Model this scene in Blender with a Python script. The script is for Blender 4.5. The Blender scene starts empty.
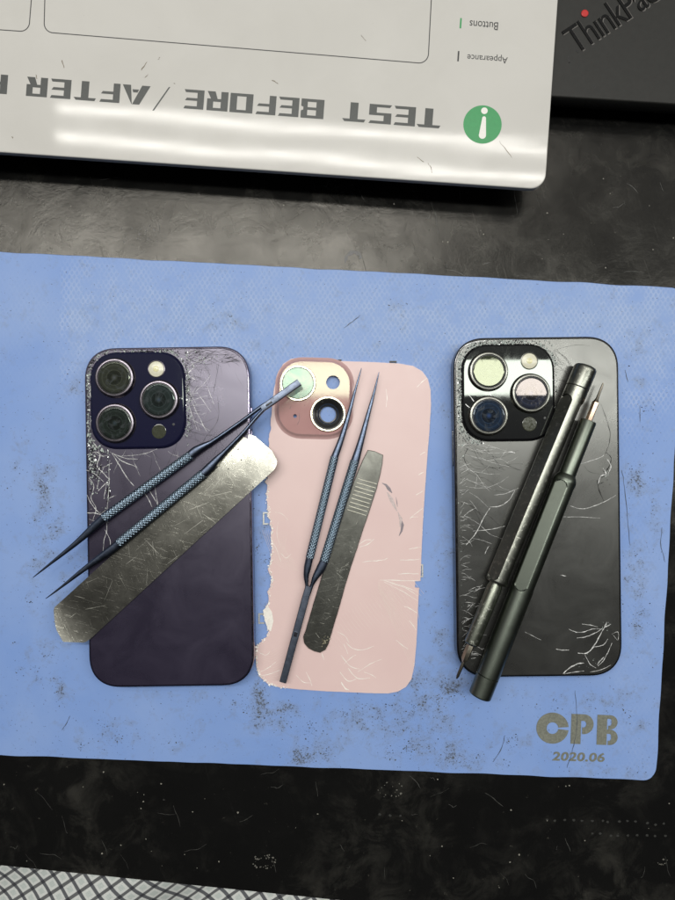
import bpy, math, random
from mathutils import Vector, noise
R = random.Random(7)
sc = bpy.context.scene
col = sc.collection
PI = math.pi
HC = 292.0          # camera height above the bench (mm)
F = 650.0           # focal length in photo pixels
def P(px, py, z=0.0):                     # photo point -> world mm on the level z
    k = (HC - z) / F
    return ((px - 337.5) * k, (450 - py) * k, z)
def K(z): return (HC - z) / F             # mm per photo pixel on level z

# ------------------------------------------------------------------ objects
def tag(o, label=None, cat=None, group=None, kind=None):
    if label: o['label'] = label
    if cat: o['category'] = cat
    if group: o['group'] = group
    if kind: o['kind'] = kind
    return o
ORG = {}
def thing(name, label, cat, loc, group=None):
    o = bpy.data.objects.new(name, None); col.objects.link(o)
    o.empty_display_size = 0.01
    o.location = [c * .001 for c in loc]; ORG[o.name] = loc
    return tag(o, label, cat, group)
def mesh(name, verts, faces, mats, parent=None, loc=None, smooth=False, fm=None, auto=None):
    if loc is None: loc = ORG[parent.name] if parent else (0, 0, 0)
    me = bpy.data.meshes.new(name)
    me.from_pydata([((v[0]-loc[0])*.001, (v[1]-loc[1])*.001, (v[2]-loc[2])*.001) for v in verts], [], faces)
    if not isinstance(mats, (list, tuple)): mats = [mats]
    for m in mats: me.materials.append(m)
    if fm:
        for p, i in zip(me.polygons, fm): p.material_index = i
    me.validate()
    if smooth:
        me.polygons.foreach_set('use_smooth', [True]*len(me.polygons))
        if auto:
            me.set_sharp_from_angle(angle=math.radians(auto))
        for p in me.polygons:
            if len(p.vertices) > 6: p.use_smooth = False
    me.update()
    o = bpy.data.objects.new(name, me); col.objects.link(o)
    if parent is not None:
        o.parent = parent; ORG[o.name] = loc
    else:
        o.location = [c * .001 for c in loc]; ORG[o.name] = loc
    return o

class G:                                   # collects geometry for ONE mesh
    def __init__(s): s.v = []; s.f = []; s.m = []
    def add(s, v, f, mi=0):
        b = len(s.v); s.v += list(v)
        for q in f: s.f.append([b+i for i in q]); s.m.append(mi)
    def loft(s, rings, cap0=True, cap1=True, mi=0):
        n = len(rings[0]); v = []; f = []
        for r in rings: v += r
        for a in range(len(rings)-1):
            for i in range(n):
                j = (i+1) % n
                f.append((a*n+i, a*n+j, (a+1)*n+j, (a+1)*n+i))
        if cap0: f.append(tuple(range(n-1, -1, -1)))
        if cap1: f.append(tuple((len(rings)-1)*n+i for i in range(n)))
        s.add(v, f, mi)
    def poly(s, pts, mi=0): s.add(pts, [tuple(range(len(pts)))], mi)
    def prism(s, xy, z0, z1, mi=0):
        s.loft([[(x, y, z0) for x, y in xy], [(x, y, z1) for x, y in xy]], mi=mi)
    def out(s, name, mats, parent=None, **k): return mesh(name, s.v, s.f, mats, parent, fm=s.m, **k)

def ccw(p):
    a = sum(p[i][0]*p[(i+1) % len(p)][1]-p[(i+1) % len(p)][0]*p[i][1] for i in range(len(p)))
    return p if a > 0 else p[::-1]
def rr(cx, cy, w, h, r, ang=0., n=10, pw=2.0):
    out = []; c, s = math.cos(ang), math.sin(ang)
    for qx, qy, a0 in ((1, 1, 0), (-1, 1, 90), (-1, -1, 180), (1, -1, 270)):
        for i in range(n+1):
            t = math.radians(a0 + 90*i/n)
            ct, st = math.cos(t), math.sin(t)
            ex = math.copysign(abs(ct)**(2/pw), ct); ey = math.copysign(abs(st)**(2/pw), st)
            x = qx*(w/2-r) + r*ex; y = qy*(h/2-r) + r*ey
            out.append((cx + x*c - y*s, cy + x*s + y*c))
    return out
def circ(cx, cy, r, n=48): return [(cx+r*math.cos(2*PI*i/n), cy+r*math.sin(2*PI*i/n)) for i in range(n)]
def lift(xy, z): return [(x, y, z) for x, y in xy]
def revolve(g, cx, cy, prof, n=56, mi=0, cap1=True, cap0=False):
    g.loft([lift(circ(cx, cy, r, n), z) for r, z in prof], cap0, cap1, mi)

import bmesh
def plate(g, outer, holes, z0, z1, mi=0):
    """flat sheet with through holes"""
    bm = bmesh.new(); loops = []
    for lp in [outer]+holes:
        vs = [bm.verts.new((x, y, 0)) for x, y in lp]
        es = [bm.edges.new((vs[i], vs[(i+1) % len(vs)])) for i in range(len(vs))]
        loops.append((vs, es))
    alle = [e for _, es in loops for e in es]
    bmesh.ops.triangle_fill(bm, use_beauty=True, use_dissolve=False, edges=alle)
    bm.verts.index_update()
    vv = [(v.co.x, v.co.y) for v in bm.verts]; n = len(vv)
    ff = []
    for f in bm.faces:
        ids = [v.index for v in f.verts]
        a = ccw([vv[i] for i in ids]); 
        if a[0] != vv[ids[0]]: ids = ids[::-1]
        ff.append(tuple(ids)); ff.append(tuple(i+n for i in ids[::-1]))
    k = 0
    for lp in [outer]+holes:
        m = len(lp)
        for i in range(m):
            j = (i+1) % m
            ff.append((k+i, k+n+i, k+n+j, k+j))
        k += m
    bm.free()
    g.add([(x, y, z1) for x, y in vv]+[(x, y, z0) for x, y in vv], ff, mi)

def ribbon(g, pts, w, z, mi=0, h=0.0, taper=True):
    """thin line lying on a surface; pts world xy mm"""
    n = len(pts)
    if n < 2: return
    w0_ = w*1.05; ph_ = R.uniform(0, 9)
    L = []; Rr = []
    for i in range(n):
        a = pts[max(0, i-1)]; b = pts[min(n-1, i+1)]
        dx, dy = b[0]-a[0], b[1]-a[1]; d = math.hypot(dx, dy) or 1
        t = i/(n-1)
        w = w0_*(1+.35*math.sin(i*1.3+ph_)*(1 if taper else 0)); ww = w*(0.35+0.65*math.sin(PI*min(1, max(0, t*0.9+0.05)))) if taper else w
        nx, ny = -dy/d*ww/2, dx/d*ww/2
        zz = z(pts[i][0], pts[i][1]) if callable(z) else z
        L.append((pts[i][0]+nx, pts[i][1]+ny, zz)); Rr.append((pts[i][0]-nx, pts[i][1]-ny, zz))
    f = [(i, n+i, n+i+1, i+1) for i in range(n-1)]
    g.add(L+Rr, [q[::1] for q in f], mi)
def pl(pxs, z, sub=5, jit=0.25):
    """photo polyline -> jittered world xy, smoothed"""
    w = [P(x, y, z)[:2] for x, y in pxs]; out = []
    n = len(w)
    for i in range(n-1):
        p0 = w[max(0, i-1)]; p1 = w[i]; p2 = w[i+1]; p3 = w[min(n-1, i+2)]
        for k in range(sub):
            t = k/sub
            q = [0.5*((2*p1[a])+(-p0[a]+p2[a])*t+(2*p0[a]-5*p1[a]+4*p2[a]-p3[a])*t*t+(-p0[a]+3*p1[a]-3*p2[a]+p3[a])*t**3) for a in (0, 1)]
            out.append((q[0]+R.gauss(0, jit*.35), q[1]+R.gauss(0, jit*.35)))
    out.append(w[-1]); return out

# ------------------------------------------------------------------ materials
def nodes(name):
    m = bpy.data.materials.new(name); m.use_nodes = True
    nt = m.node_tree; b = nt.nodes['Principled BSDF']
    return m, nt, b
def N(nt, t, **k):
    n = nt.nodes.new(t)
    for a, v in k.items():
        if a in n.inputs.keys() if hasattr(n.inputs, 'keys') else False: n.inputs[a].default_value = v
        else: setattr(n, a, v)
    return n
def val(sock, v):
    try: sock.default_value = v
    except Exception: sock.default_value = (*v, 1)
def objco(nt, scale=1000.0, rot=0):
    tc = nt.nodes.new('ShaderNodeTexCoord'); m0 = nt.nodes.new('ShaderNodeMapping'); mp = nt.nodes.new('ShaderNodeMapping')
    m0.inputs['Rotation'].default_value = (0, 0, rot)
    mp.inputs['Scale'].default_value = (scale,)*3 if not isinstance(scale, tuple) else scale
    nt.links.new(tc.outputs['Object'], m0.inputs['Vector']); nt.links.new(m0.outputs[0], mp.inputs['Vector']); return mp.outputs[0]
def noi(nt, co, scale, detail=4, rough=.6, dist=0):
    n = nt.nodes.new('ShaderNodeTexNoise'); n.inputs['Scale'].default_value = scale
    n.inputs['Detail'].default_value = detail; n.inputs['Roughness'].default_value = rough
    n.inputs['Distortion'].default_value = dist
    nt.links.new(co, n.inputs['Vector']); return n.outputs['Fac']
def ramp(nt, fac, stops):
    r = nt.nodes.new('ShaderNodeValToRGB'); nt.links.new(fac, r.inputs[0]); e = r.color_ramp.elements
    while len(e) < len(stops): e.new(.5)
    for k, (p, c) in enumerate(stops):
        e[k].position = p; e[k].color = (*c, 1) if not isinstance(c, (int, float)) else (c, c, c, 1)
    return r.outputs[0]
def mix(nt, fac, a, b, mode='MIX'):
    m = nt.nodes.new('ShaderNodeMix'); m.data_type = 'RGBA'; m.blend_type = mode
    for s, v in ((m.inputs[0], fac), (m.inputs[6], a), (m.inputs[7], b)):
        if isinstance(v, bpy.types.NodeSocket): nt.links.new(v, s)
        elif isinstance(v, (int, float)) and s == m.inputs[0]: s.default_value = v
        else: s.default_value = (*v, 1) if len(v) == 3 else v
    return m.outputs[2]
def mth(nt, op, a, b=0., clamp=False):
    m = nt.nodes.new('ShaderNodeMath'); m.operation = op; m.use_clamp = clamp
    for s, v in ((m.inputs[0], a), (m.inputs[1], b)):
        if isinstance(v, bpy.types.NodeSocket): nt.links.new(v, s)
        else: s.default_value = v
    return m.outputs[0]
def bump(nt, b, h, dist=0.0001, st=1.0):
    n = nt.nodes.new('ShaderNodeBump'); n.inputs['Distance'].default_value = dist; n.inputs['Strength'].default_value = st
    nt.links.new(h, n.inputs['Height']); nt.links.new(n.outputs[0], b.inputs['Normal'])
def simple(name, c, rough=.5, metal=0., spec=.5, coat=0., var=.12, sc_=.6, bmp=0.0):
    m, nt, b = nodes(name); co = objco(nt)
    n = noi(nt, co, sc_, 5, .65)
    d = tuple(x*(1-var) for x in c); u = tuple(min(1, x*(1+var)) for x in c)
    nt.links.new(ramp(nt, n, [(.3, d), (.7, u)]), b.inputs['Base Color'])
    nt.links.new(ramp(nt, noi(nt, co, sc_*2.3, 4), [(.3, max(0, rough-.06)), (.7, min(1, rough+.06))]), b.inputs['Roughness'])
    b.inputs['Metallic'].default_value = metal; b.inputs['Specular IOR Level'].default_value = spec
    b.inputs['Coat Weight'].default_value = coat; b.inputs['Coat Roughness'].default_value = .03
    if bmp: bump(nt, b, noi(nt, co, 3, 3), bmp)
    return m

# frosted phone glass with faint smudges
def frosted(name, c, rough=.34, tint=(1, 1, 1)):
    m, nt, b = nodes(name); co = objco(nt)
    sm = noi(nt, co, .05, 4, .6, .6); fine = noi(nt, co, 1.2, 4, .7)
    base = mix(nt, ramp(nt, sm, [(.35, 0.), (.7, 1.)]), tuple(x*.9 for x in c), tuple(x*1.15 for x in c))
    nt.links.new(base, b.inputs['Base Color'])
    rg = mth(nt, 'ADD', ramp(nt, sm, [(.3, rough-.03), (.7, rough+.05)]), mth(nt, 'MULTIPLY', fine, .03))
    nt.links.new(rg, b.inputs['Roughness']); b.inputs['IOR'].default_value = 1.56
    b.inputs['Specular IOR Level'].default_value = 1.; b.inputs['Specular Tint'].default_value = (*tint, 1)
    return m
def glossblack(name, c, rough=.03, spec=.6):
    m, nt, b = nodes(name); co = objco(nt)
    dust = ramp(nt, noi(nt, co, 2.2, 6, .75), [(.62, 0.), (.72, 1.)])
    sm = ramp(nt, noi(nt, co, .12, 4, .6, 1.), [(.4, 0.), (.75, 1.)])
    nt.links.new(mix(nt, mth(nt, 'MULTIPLY', dust, .25), c, (.25, .25, .24)), b.inputs['Base Color'])
    nt.links.new(mth(nt, 'ADD', mth(nt, 'MULTIPLY', sm, .04), rough), b.inputs['Roughness'])
    b.inputs['Specular IOR Level'].default_value = spec; b.inputs['Specular Tint'].default_value = (.93, 1, .92, 1)
    return m
# worn metal
def metal(name, c, rough=.3, scratch=.5, rot=0., grime=(.03, .028, .02), gr=.3, brush=0.0):
    m, nt, b = nodes(name); co = objco(nt); cs = objco(nt, (120., 2600., 800.), rot)
    g = ramp(nt, noi(nt, co, .35, 6, .7), [(.45, 0.), (.75, 1.)])
    scr = ramp(nt, noi(nt, cs, 1., 3, .6), [(.35, 0.), (.7, 1.)])
    base = mix(nt, mth(nt, 'MULTIPLY', g, gr), c, grime)
    nt.links.new(base, b.inputs['Base Color']); b.inputs['Metallic'].default_value = 1.
    r1 = mth(nt, 'ADD', mth(nt, 'MULTIPLY', g, .18), rough)
    nt.links.new(mth(nt, 'ADD', r1, mth(nt, 'MULTIPLY', scr, brush)), b.inputs['Roughness'])
    h = mth(nt, 'ADD', mth(nt, 'MULTIPLY', scr, scratch), mth(nt, 'MULTIPLY', noi(nt, co, 2.5, 4), scratch))
    bump(nt, b, h, .00004, .6)
    return m

# ================================================================== BENCH
def desk_material():
    m, nt, b = nodes('black_bench_mat'); co = objco(nt)
    big = noi(nt, co, .012, 5, .65, .8); mid = noi(nt, co, .06, 7, .7, .6); fine = noi(nt, co, .7, 6, .75)
    dustm = mth(nt, 'MULTIPLY', ramp(nt, big, [(.42, 0.), (.66, 1.)]), ramp(nt, mid, [(.46, .05), (.64, 1.)]))
    c = mix(nt, mth(nt, 'MULTIPLY', dustm, .6), (.0050, .0050, .0050), (.046, .044, .038))
    spk = ramp(nt, noi(nt, co, .30, 6, .7), [(.655, 0.), (.72, 1.)])
    c = mix(nt, mth(nt, 'MULTIPLY', spk, .5), c, (.09, .085, .07))
    drk = ramp(nt, noi(nt, co, .09, 5, .7, 1.5), [(.58, 0.), (.75, 1.)])
    c = mix(nt, mth(nt, 'MULTIPLY', drk, .35), c, (.004, .004, .004))
    nt.links.new(c, b.inputs['Base Color'])
    # scuffs along two directions
    s1 = ramp(nt, noi(nt, objco(nt, (30., 900., 100.), 1.3), 1., 4, .6, .2), [(.62, 0.), (.72, 1.)])
    rg = mth(nt, 'ADD', ramp(nt, mid, [(.3, .13), (.5, .17), (.7, .25)]), mth(nt, 'MULTIPLY', fine, .07))
    rg = mth(nt, 'ADD', rg, mth(nt, 'MULTIPLY', s1, .10))
    nt.links.new(rg, b.inputs['Roughness']); nt.links.new(mth(nt, 'ADD', ramp(nt, noi(nt, co, .022, 7, .62, .3), [(.25, .17), (.75, .50)]), mth(nt, 'MULTIPLY', ramp(nt, noi(nt, objco(nt, (300., 40., 100.), .12), 1., 4, .6, .3), [(.60, 0.), (.8, 1.)]), .06)), b.inputs['Specular IOR Level']); b.inputs['Specular Tint'].default_value = (1, .96, .87, 1)
    bump(nt, b, mth(nt, 'ADD', mth(nt, 'ADD', mid, mth(nt, 'MULTIPLY', fine, .25)), mth(nt, 'MULTIPLY', noi(nt, co, .02, 3), 2.)), .00025, .5)
    return m
M_desk = desk_material()
g = G()
xy = ccw([P(-420, 822.6)[:2], P(1150, 984.4)[:2], P(1150, -500)[:2], P(-420, -500)[:2]])
g.loft([lift(xy, -22), lift(xy, -1.0), lift([(x*.9985, y*.9985) for x, y in xy], 0)])
desk = g.out('bench_surface', M_desk); tag(desk, kind='structure')
# residue and scratches on the bench
M_scr = simple('bench_scratch', (.045, .044, .04), .5)
M_dot = simple('dull_imprint', (.024, .024, .022), .5)
M_res = simple('bench_residue', (.20, .19, .16), .6, var=.4, sc_=2)
g = G()
for _ in range(60):
    if R.random() < .5: x, y = R.uniform(0, 675), R.uniform(765, 880)
    else: x, y = R.uniform(0, 675), R.uniform(165, 285)
    a = R.choice([1.15, .2, -.25, 1.4])+R.gauss(0, .25); L = R.uniform(4, 24)
    p = [(x+math.cos(a)*L*t+R.gauss(0, .4), y+math.sin(a)*L*t+4*t*t*R.uniform(-1, 1)) for t in (0, .33, .66, 1)]
    ribbon(g, pl(p, .02, 4, .1), R.uniform(.08, .28), R.uniform(.02, .04), 0)
for k in range(17):                                     # dotted imprint rows
    for j, dy in ((0, 0), (1, 13)):
        if j == 1 and k < 8: continue
        x = 520+k*9 if k > 2 else 380+k*10
        c = P(x+R.gauss(0, 1), 819+dy+R.gauss(0, .8)+(x-520)*.03, .03)
        g.poly([(c[0]+.75*math.cos(t*PI/4)*R.uniform(.6, 1.1), c[1]+.6*math.sin(t*PI/4)*R.uniform(.6, 1.1), .03) for t in range(8)], 2)
for _ in range(70):
    x, y = R.uniform(0, 675), R.choice([R.uniform(770, 880), R.uniform(170, 285)])
    c = P(x, y, .05); s = R.uniform(.15, .5)
    g.poly([(c[0]+s*math.cos(t*PI/3+.4)*R.uniform(.5, 1.2), c[1]+s*math.sin(t*PI/3+.4)*R.uniform(.5, 1.2), .05) for t in range(6)], 1)
g.out('bench_scratches', [M_scr, M_res, M_dot], desk, loc=(0, 0, 0))
M_stain = simple('dark_stain', (.012, .011, .009), .35)
g = G()
ribbon(g, pl([(345, 263), (347, 256), (354, 252), (360, 255), (360, 259)], .06, 5, .3), 1.5, .07, 0)
for dots in range(26):
    c = P(140+R.gauss(0, 9), 235+R.gauss(0, 6), .06); s = R.uniform(.15, .5)
    g.poly([(c[0]+s*math.cos(t*PI/3)*R.uniform(.4, 1.3), c[1]+s*math.sin(t*PI/3)*R.uniform(.4, 1.3), .06) for t in range(6)], 0)
g.out('dried_residue', M_stain, desk, loc=(0, 0, 0))
g = G()
for cx, cy, r, n in ((264, 862, 9, 34), (390, 790, 10, 16), (662, 862, 5, 9), (500, 886, 2, 3), (14, 195, 12, 14)):
    for _ in range(n):
        a = R.uniform(0, 2*PI); q = r*R.uniform(.5, 1.1)
        c = P(cx+q*math.cos(a)*1.2, cy+q*math.sin(a)*.8, .08)
        s = R.uniform(.15, .6)
        b0 = R.uniform(0, 6)
        g.poly([(c[0]+s*math.cos(t*PI/2.5+b0)*R.uniform(.3, 1.3), c[1]+s*math.sin(t*PI/2.5+b0)*R.uniform(.3, 1.3), .08) for t in range(5)], 0)
M_resd = simple('bench_crust', (.11, .105, .09), .55, var=.5, sc_=2)
g.out('crusted_glue', M_resd, desk, loc=(0, 0, 0))

# ================================================================== CHECKED CLOTH below the bench edge
def plaid():
    m, nt, b = nodes('checked_cloth'); 
    def lines(rot, period, width):
        co = objco(nt, 1000., rot); sx = nt.nodes.new('ShaderNodeSeparateXYZ'); nt.links.new(co, sx.inputs[0])
        f = mth(nt, 'FRACT', mth(nt, 'DIVIDE', sx.outputs[0], period))
        d = mth(nt, 'ABSOLUTE', mth(nt, 'SUBTRACT', f, .5))
        r = nt.nodes.new('ShaderNodeMapRange'); r.inputs[1].default_value = width; r.inputs[2].default_value = width+.04
        r.inputs[3].default_value = 1; r.inputs[4].default_value = 0; nt.links.new(d, r.inputs[0]); return r.outputs[0], d
    l1, d1 = lines(math.radians(-41), 7.8, .11); l2, d2 = lines(math.radians(53), 6.8, .10)
    c = mix(nt, mth(nt, 'MULTIPLY', ramp(nt, mth(nt, 'MINIMUM', d1, 9.), [(.28, 0.), (.33, 1.)]), ramp(nt, d2, [(.28, 0.), (.33, 1.)])), (.74, .76, .73), (.60, .65, .62))
    c = mix(nt, mth(nt, 'MULTIPLY', l1, .88), c, (.025, .028, .045)); c = mix(nt, mth(nt, 'MULTIPLY', l2, .85), c, (.02, .02, .03))
    w = noi(nt, objco(nt), 2.6, 3, .6)
    nt.links.new(mix(nt, mth(nt, 'MULTIPLY', w, .35), c, (.08, .08, .08)), b.inputs['Base Color'])
    b.inputs['Roughness'].default_value = .9; bump(nt, b, w, .0003)
    return m
g = G(); nx, ny = 70, 36
V = []
for j in range(ny+1):
    for i in range(nx+1):
        px = -260+i*12.; py = 800+j*9.
        z = -34-6*math.sin(px*.021+py*.01)-3*math.sin(py*.05+px*.03)-j*.9
        V.append(P(px, py, -36)[:2]+(z,))
Fc = [(j*(nx+1)+i, (j+1)*(nx+1)+i, (j+1)*(nx+1)+i+1, j*(nx+1)+i+1) for j in range(ny) for i in range(nx)]
n0 = len(V)
V2 = V+[(x, y, z-1.2) for x, y, z in V]
F2 = Fc+[tuple(n0+i for i in q[::-1]) for q in Fc]
cl = mesh('checked_cloth', V2, F2, plaid(), loc=P(100, 900, -40), smooth=True)
tag(cl, 'white and dark checked cloth showing below the black bench edge', 'cloth')

# ================================================================== BLUE MAT
ZM = 2.0
mat_o = thing('silicone_work_mat', 'dirty blue silicone repair mat lying flat on the black bench', 'work mat', P(330, 515, 0))
corners = [(-34, 250.2), (684, 288.5), (655.5, 780.5), (-34, 753.6)]
def dirt_at(px, py):
    s = 0.0
    for cx, cy, rx, ry, a in DB:
        d = ((px-cx)/rx)**2+((py-cy)/ry)**2
        if d < 6: s += a*math.exp(-d)*(.62 if rx >= 25 and cy > 700 else .9)
    return s
DB = [(44, 482, 10, 22, .8), (50, 520, 16, 26, .6), (38, 560, 12, 20, .5), (62, 612, 14, 30, .35), (45, 660, 14, 30, .5), (60, 690, 10, 14, .5),
      (30, 600, 8, 12, .35), (120, 728, 40, 16, .45), (85, 745, 30, 10, .3), (262, 715, 16, 18, .6), (285, 712, 12, 12, .8), (258, 690, 8, 12, .9),
      (320, 752, 30, 16, .7), (300, 757, 14, 10, .8), (350, 720, 60, 20, .4), (400, 735, 50, 22, .55), (385, 712, 30, 12, .5), (420, 690, 18, 20, .6),
      (440, 715, 26, 26, .55), (455, 755, 20, 14, .7), (520, 745, 30, 18, .5), (560, 705, 26, 12, .5), (605, 700, 22, 14, .6), (640, 600, 14, 50, .55),
      (636, 480, 10, 16, .9), (655, 520, 9, 30, .6), (628, 560, 12, 30, .3), (640, 720, 16, 20, .45), (640, 770, 16, 12, .5), (590, 772, 22, 8, .4),
      (440, 640, 12, 24, .4), (447, 560, 10, 40, .3), (262, 560, 10, 60, .35), (258, 520, 8, 30, .3), (444, 415, 8, 12, .35), (230, 318, 20, 10, .35),
      (405, 300, 14, 10, .3), (70, 380, 16, 20, .25), (265, 355, 8, 10, .3), (200, 700, 60, 12, .22), (150, 745, 60, 8, .3), (15, 480, 10, 30, .3),
      (640, 395, 20, 30, .22), (635, 345, 16, 26, .2), (485, 765, 30, 10, .45), (75, 560, 14, 14, .35), (20, 655, 10, 20, .2), (455, 690, 14, 14, .8), (470, 620, 30, 60, .2)]
def matmat():
    m, nt, b = nodes('blue_silicone'); co = objco(nt)
    at = nt.nodes.new('ShaderNodeAttribute'); at.attribute_name = 'wear'
    sp = nt.nodes.new('ShaderNodeSeparateColor'); nt.links.new(at.outputs['Color'], sp.inputs[0])
    dirt, emb, pale = sp.outputs[0], sp.outputs[1], sp.outputs[2]
    big = noi(nt, co, .018, 4, .6, .5); mid = noi(nt, co, .12, 6, .7)
    c = mix(nt, ramp(nt, big, [(.35, 0.), (.7, 1.)]), (.175, .285, .575), (.22, .325, .59))
    c = mix(nt, mth(nt, 'MULTIPLY', pale, ramp(nt, mid, [(.3, .3), (.65, 1.)])), c, (.255, .345, .54))
    # fine moulded lattice, dusty on top
    s = nt.nodes.new('ShaderNodeSeparateXYZ'); nt.links.new(objco(nt, 1000., math.radians(2.6)), s.inputs[0])
    u = mth(nt, 'ADD', s.outputs[0], mth(nt, 'MULTIPLY', s.outputs[1], .62)); v = mth(nt, 'SUBTRACT', s.outputs[0], mth(nt, 'MULTIPLY', s.outputs[1], .62))
    k = 2*PI/4.4
    lat = mth(nt, 'MULTIPLY', mth(nt, 'SINE', mth(nt, 'MULTIPLY', u, k)), mth(nt, 'SINE', mth(nt, 'MULTIPLY', v, k)))
    lat = mth(nt, 'ABSOLUTE', lat)
    latm = mth(nt, 'MULTIPLY', mth(nt, 'MULTIPLY', ramp(nt, lat, [(.30, 1.), (.62, 0.)]), emb), ramp(nt, mid, [(.38, 0.), (.62, 1.)]))
    c = mix(nt, mth(nt, 'MULTIPLY', latm, .42), c, (.40, .48, .66))
    # grime
    fine = noi(nt, co, 1.05, 8, .78, .3); f2 = noi(nt, co, .17, 5, .7, .3)
    th = mth(nt, 'ADD', mth(nt, 'ADD', fine, mth(nt, 'MULTIPLY', mth(nt, 'SUBTRACT', f2, .5), .45)), mth(nt, 'MULTIPLY', dirt, .20))
    gm = ramp(nt, th, [(.685, 0.), (.715, 1.)])
    film = mth(nt, 'MULTIPLY', ramp(nt, mth(nt, 'ADD', f2, mth(nt, 'MULTIPLY', dirt, .3)), [(.56, 0.), (.85, 1.)]), .5)
    c = mix(nt, film, c, (.17, .185, .20))
    c = mix(nt, mth(nt, 'MULTIPLY', gm, .78), c, (.050, .048, .030))
    sp2 = ramp(nt, noi(nt, co, 1.1, 3, .5), [(.70, 0.), (.72, 1.)])
    c = mix(nt, mth(nt, 'MULTIPLY', sp2, .8), c, (.03, .03, .028))
    nt.links.new(c, b.inputs['Base Color'])
    nt.links.new(mth(nt, 'ADD', mth(nt, 'MULTIPLY', mid, .25), .42), b.inputs['Roughness'])
    b.inputs['Specular IOR Level'].default_value = .35
    h = mth(nt, 'ADD', mth(nt, 'MULTIPLY', latm, .5), mth(nt, 'MULTIPLY', gm, .6))
    bump(nt, b, mth(nt, 'ADD', h, mth(nt, 'MULTIPLY', mid, .5)), .00012, .6)
    return m
# grid in the mat's own quadrilateral, rounded corner at bottom right
nx, ny = 300, 210
def quad(u, v):
    a = [corners[0][k]*(1-u)+corners[1][k]*u for k in (0, 1)]; b_ = [corners[3][k]*(1-u)+corners[2][k]*u for k in (0, 1)]
    return [a[k]*(1-v)+b_[k]*v for k in (0, 1)]
V = []; W = []
for j in range(ny+1):
    for i in range(nx+1):
        u, v = i/nx, j/ny
        px, py = quad(u, v)
        # round the corners by pulling the last cells in
        cr = 13.
        for (cxx, cyy, sx_, sy_) in ((corners[2][0], corners[2][1], -1, -1), (corners[1][0], corners[1][1], -1, 1), (corners[0][0], corners[0][1], 1, 1), (corners[3][0], corners[3][1], 1, -1)):
            dx = (px-(cxx+sx_*cr))*-sx_; dy = (py-(cyy+sy_*cr))*-sy_
            if dx > 0 and dy > 0:
                mx = max(dx, dy); ll = math.hypot(dx, dy)
                px = cxx+sx_*cr-sx_*dx*mx/ll; py = cyy+sy_*cr-sy_*dy*mx/ll
        px += .5*noise.noise((px*.02, py*.02, 0)) if 0 < i < nx else .9*noise.noise((3, py*.03, 0))
        py += 0 if 0 < j < ny else .9*noise.noise((px*.03, 5, j))
        V.append(P(px, py, ZM)[:2]+(ZM+.10*noise.noise((px*.015, py*.015, 1)),))
        e = max(0, 1-abs(py-335-(px-337)*.05)/95)*(1 if 60 < px else .2)+max(0, 1-abs(px-635)/40)*(.7 if py < 420 else .2)
        pale = max(0., min(1., (1-abs(py-320)/80)*.75*(1 if px > 70 else .3)))
        W.append((min(1, dirt_at(px, py)), min(1, e*1.4), pale, 1))
Fc = [(j*(nx+1)+i, (j+1)*(nx+1)+i, (j+1)*(nx+1)+i+1, j*(nx+1)+i+1) for j in range(ny) for i in range(nx)]
rim = [i for i in range(nx+1)]+[j*(nx+1)+nx for j in range(1, ny+1)]+[ny*(nx+1)+i for i in range(nx-1, -1, -1)]+[j*(nx+1) for j in range(ny-1, 0, -1)]
n0 = len(V); mrim = len(rim)
cx0, cy0 = P(330, 515, 0)[:2]
V += [(V[r][0]+(.25 if V[r][0] > cx0 else -.25), V[r][1]+(.25 if V[r][1] > cy0 else -.25), ZM-.4) for r in rim]
V += [(V[n0+q][0], V[n0+q][1], .03) for q in range(mrim)]
for q in range(mrim):
    t = (q+1) % mrim
    Fc.append((rim[q], rim[t], n0+t, n0+q)); Fc.append((n0+q, n0+t, n0+mrim+t, n0+mrim+q))
W += [(0, 0, 0, 1)]*(2*mrim)
sheet = mesh('mat_sheet', V, Fc, matmat(), mat_o, smooth=True, auto=40)
ca = sheet.data.color_attributes.new('wear', 'FLOAT_COLOR', 'POINT')
flat = [c for w in W for c in w]; ca.data.foreach_set('color', flat)
# printed letters: C P B and the date
M_print = simple('olive_grey_print', (.155, .160, .130), .55, var=.3, sc_=1.2)
ZP = ZM+.16
def imgxf(cx, cy, ang):                    # local photo offsets rotated by ang (clockwise on the photo)
    c, s = math.cos(ang), math.sin(ang)
    return lambda dx, dy: (cx+dx*c-dy*s, cy+dx*s+dy*c)
T = imgxf(577, 729, math.radians(2.0))
def pp(pts, z, T=T): return [P(*T(x, y), z) for x, y in pts]
g = G()
# C: thick ring with a narrow gap on the right
ring = []
n = 44
a0, a1 = math.radians(6), math.radians(354)
for i in range(n):
    t0 = a0+(a1-a0)*i/n; t1 = a0+(a1-a0)*(i+1)/n
    ro, ri = 15.6, 5.8
    q = [(-24.5+ro*math.cos(t)*1.04, ro*math.sin(t)) for t in (t0, t1)]+[(-24.5+ri*math.cos(t), ri*math.sin(t)) for t in (t1, t0)]
    g.poly(pp(q[::-1], ZP))
# P : stem and bowl with a slot
g.poly(pp([(-6, -15), (-6, 15), (4, 15), (4, -15)], ZP))
for i in range(20):
    t0 = -PI/2+PI*i/20; t1 = -PI/2+PI*(i+1)/20
    def o_(t): return (6.5+10*math.cos(t), -5+10*math.sin(t))
    def i_(t): return (6.5+2.6*math.cos(t), -5+3.2*math.sin(t))
    g.poly(pp([i_(t0), i_(t1), o_(t1), o_(t0)], ZP))
g.poly(pp([(4, -15), (4, -8.2), (6.5, -8.2), (6.5, -15)], ZP)); g.poly(pp([(5.2, -1.8), (5.2, 5), (6.5, 5), (6.5, -1.8)], ZP))
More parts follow.
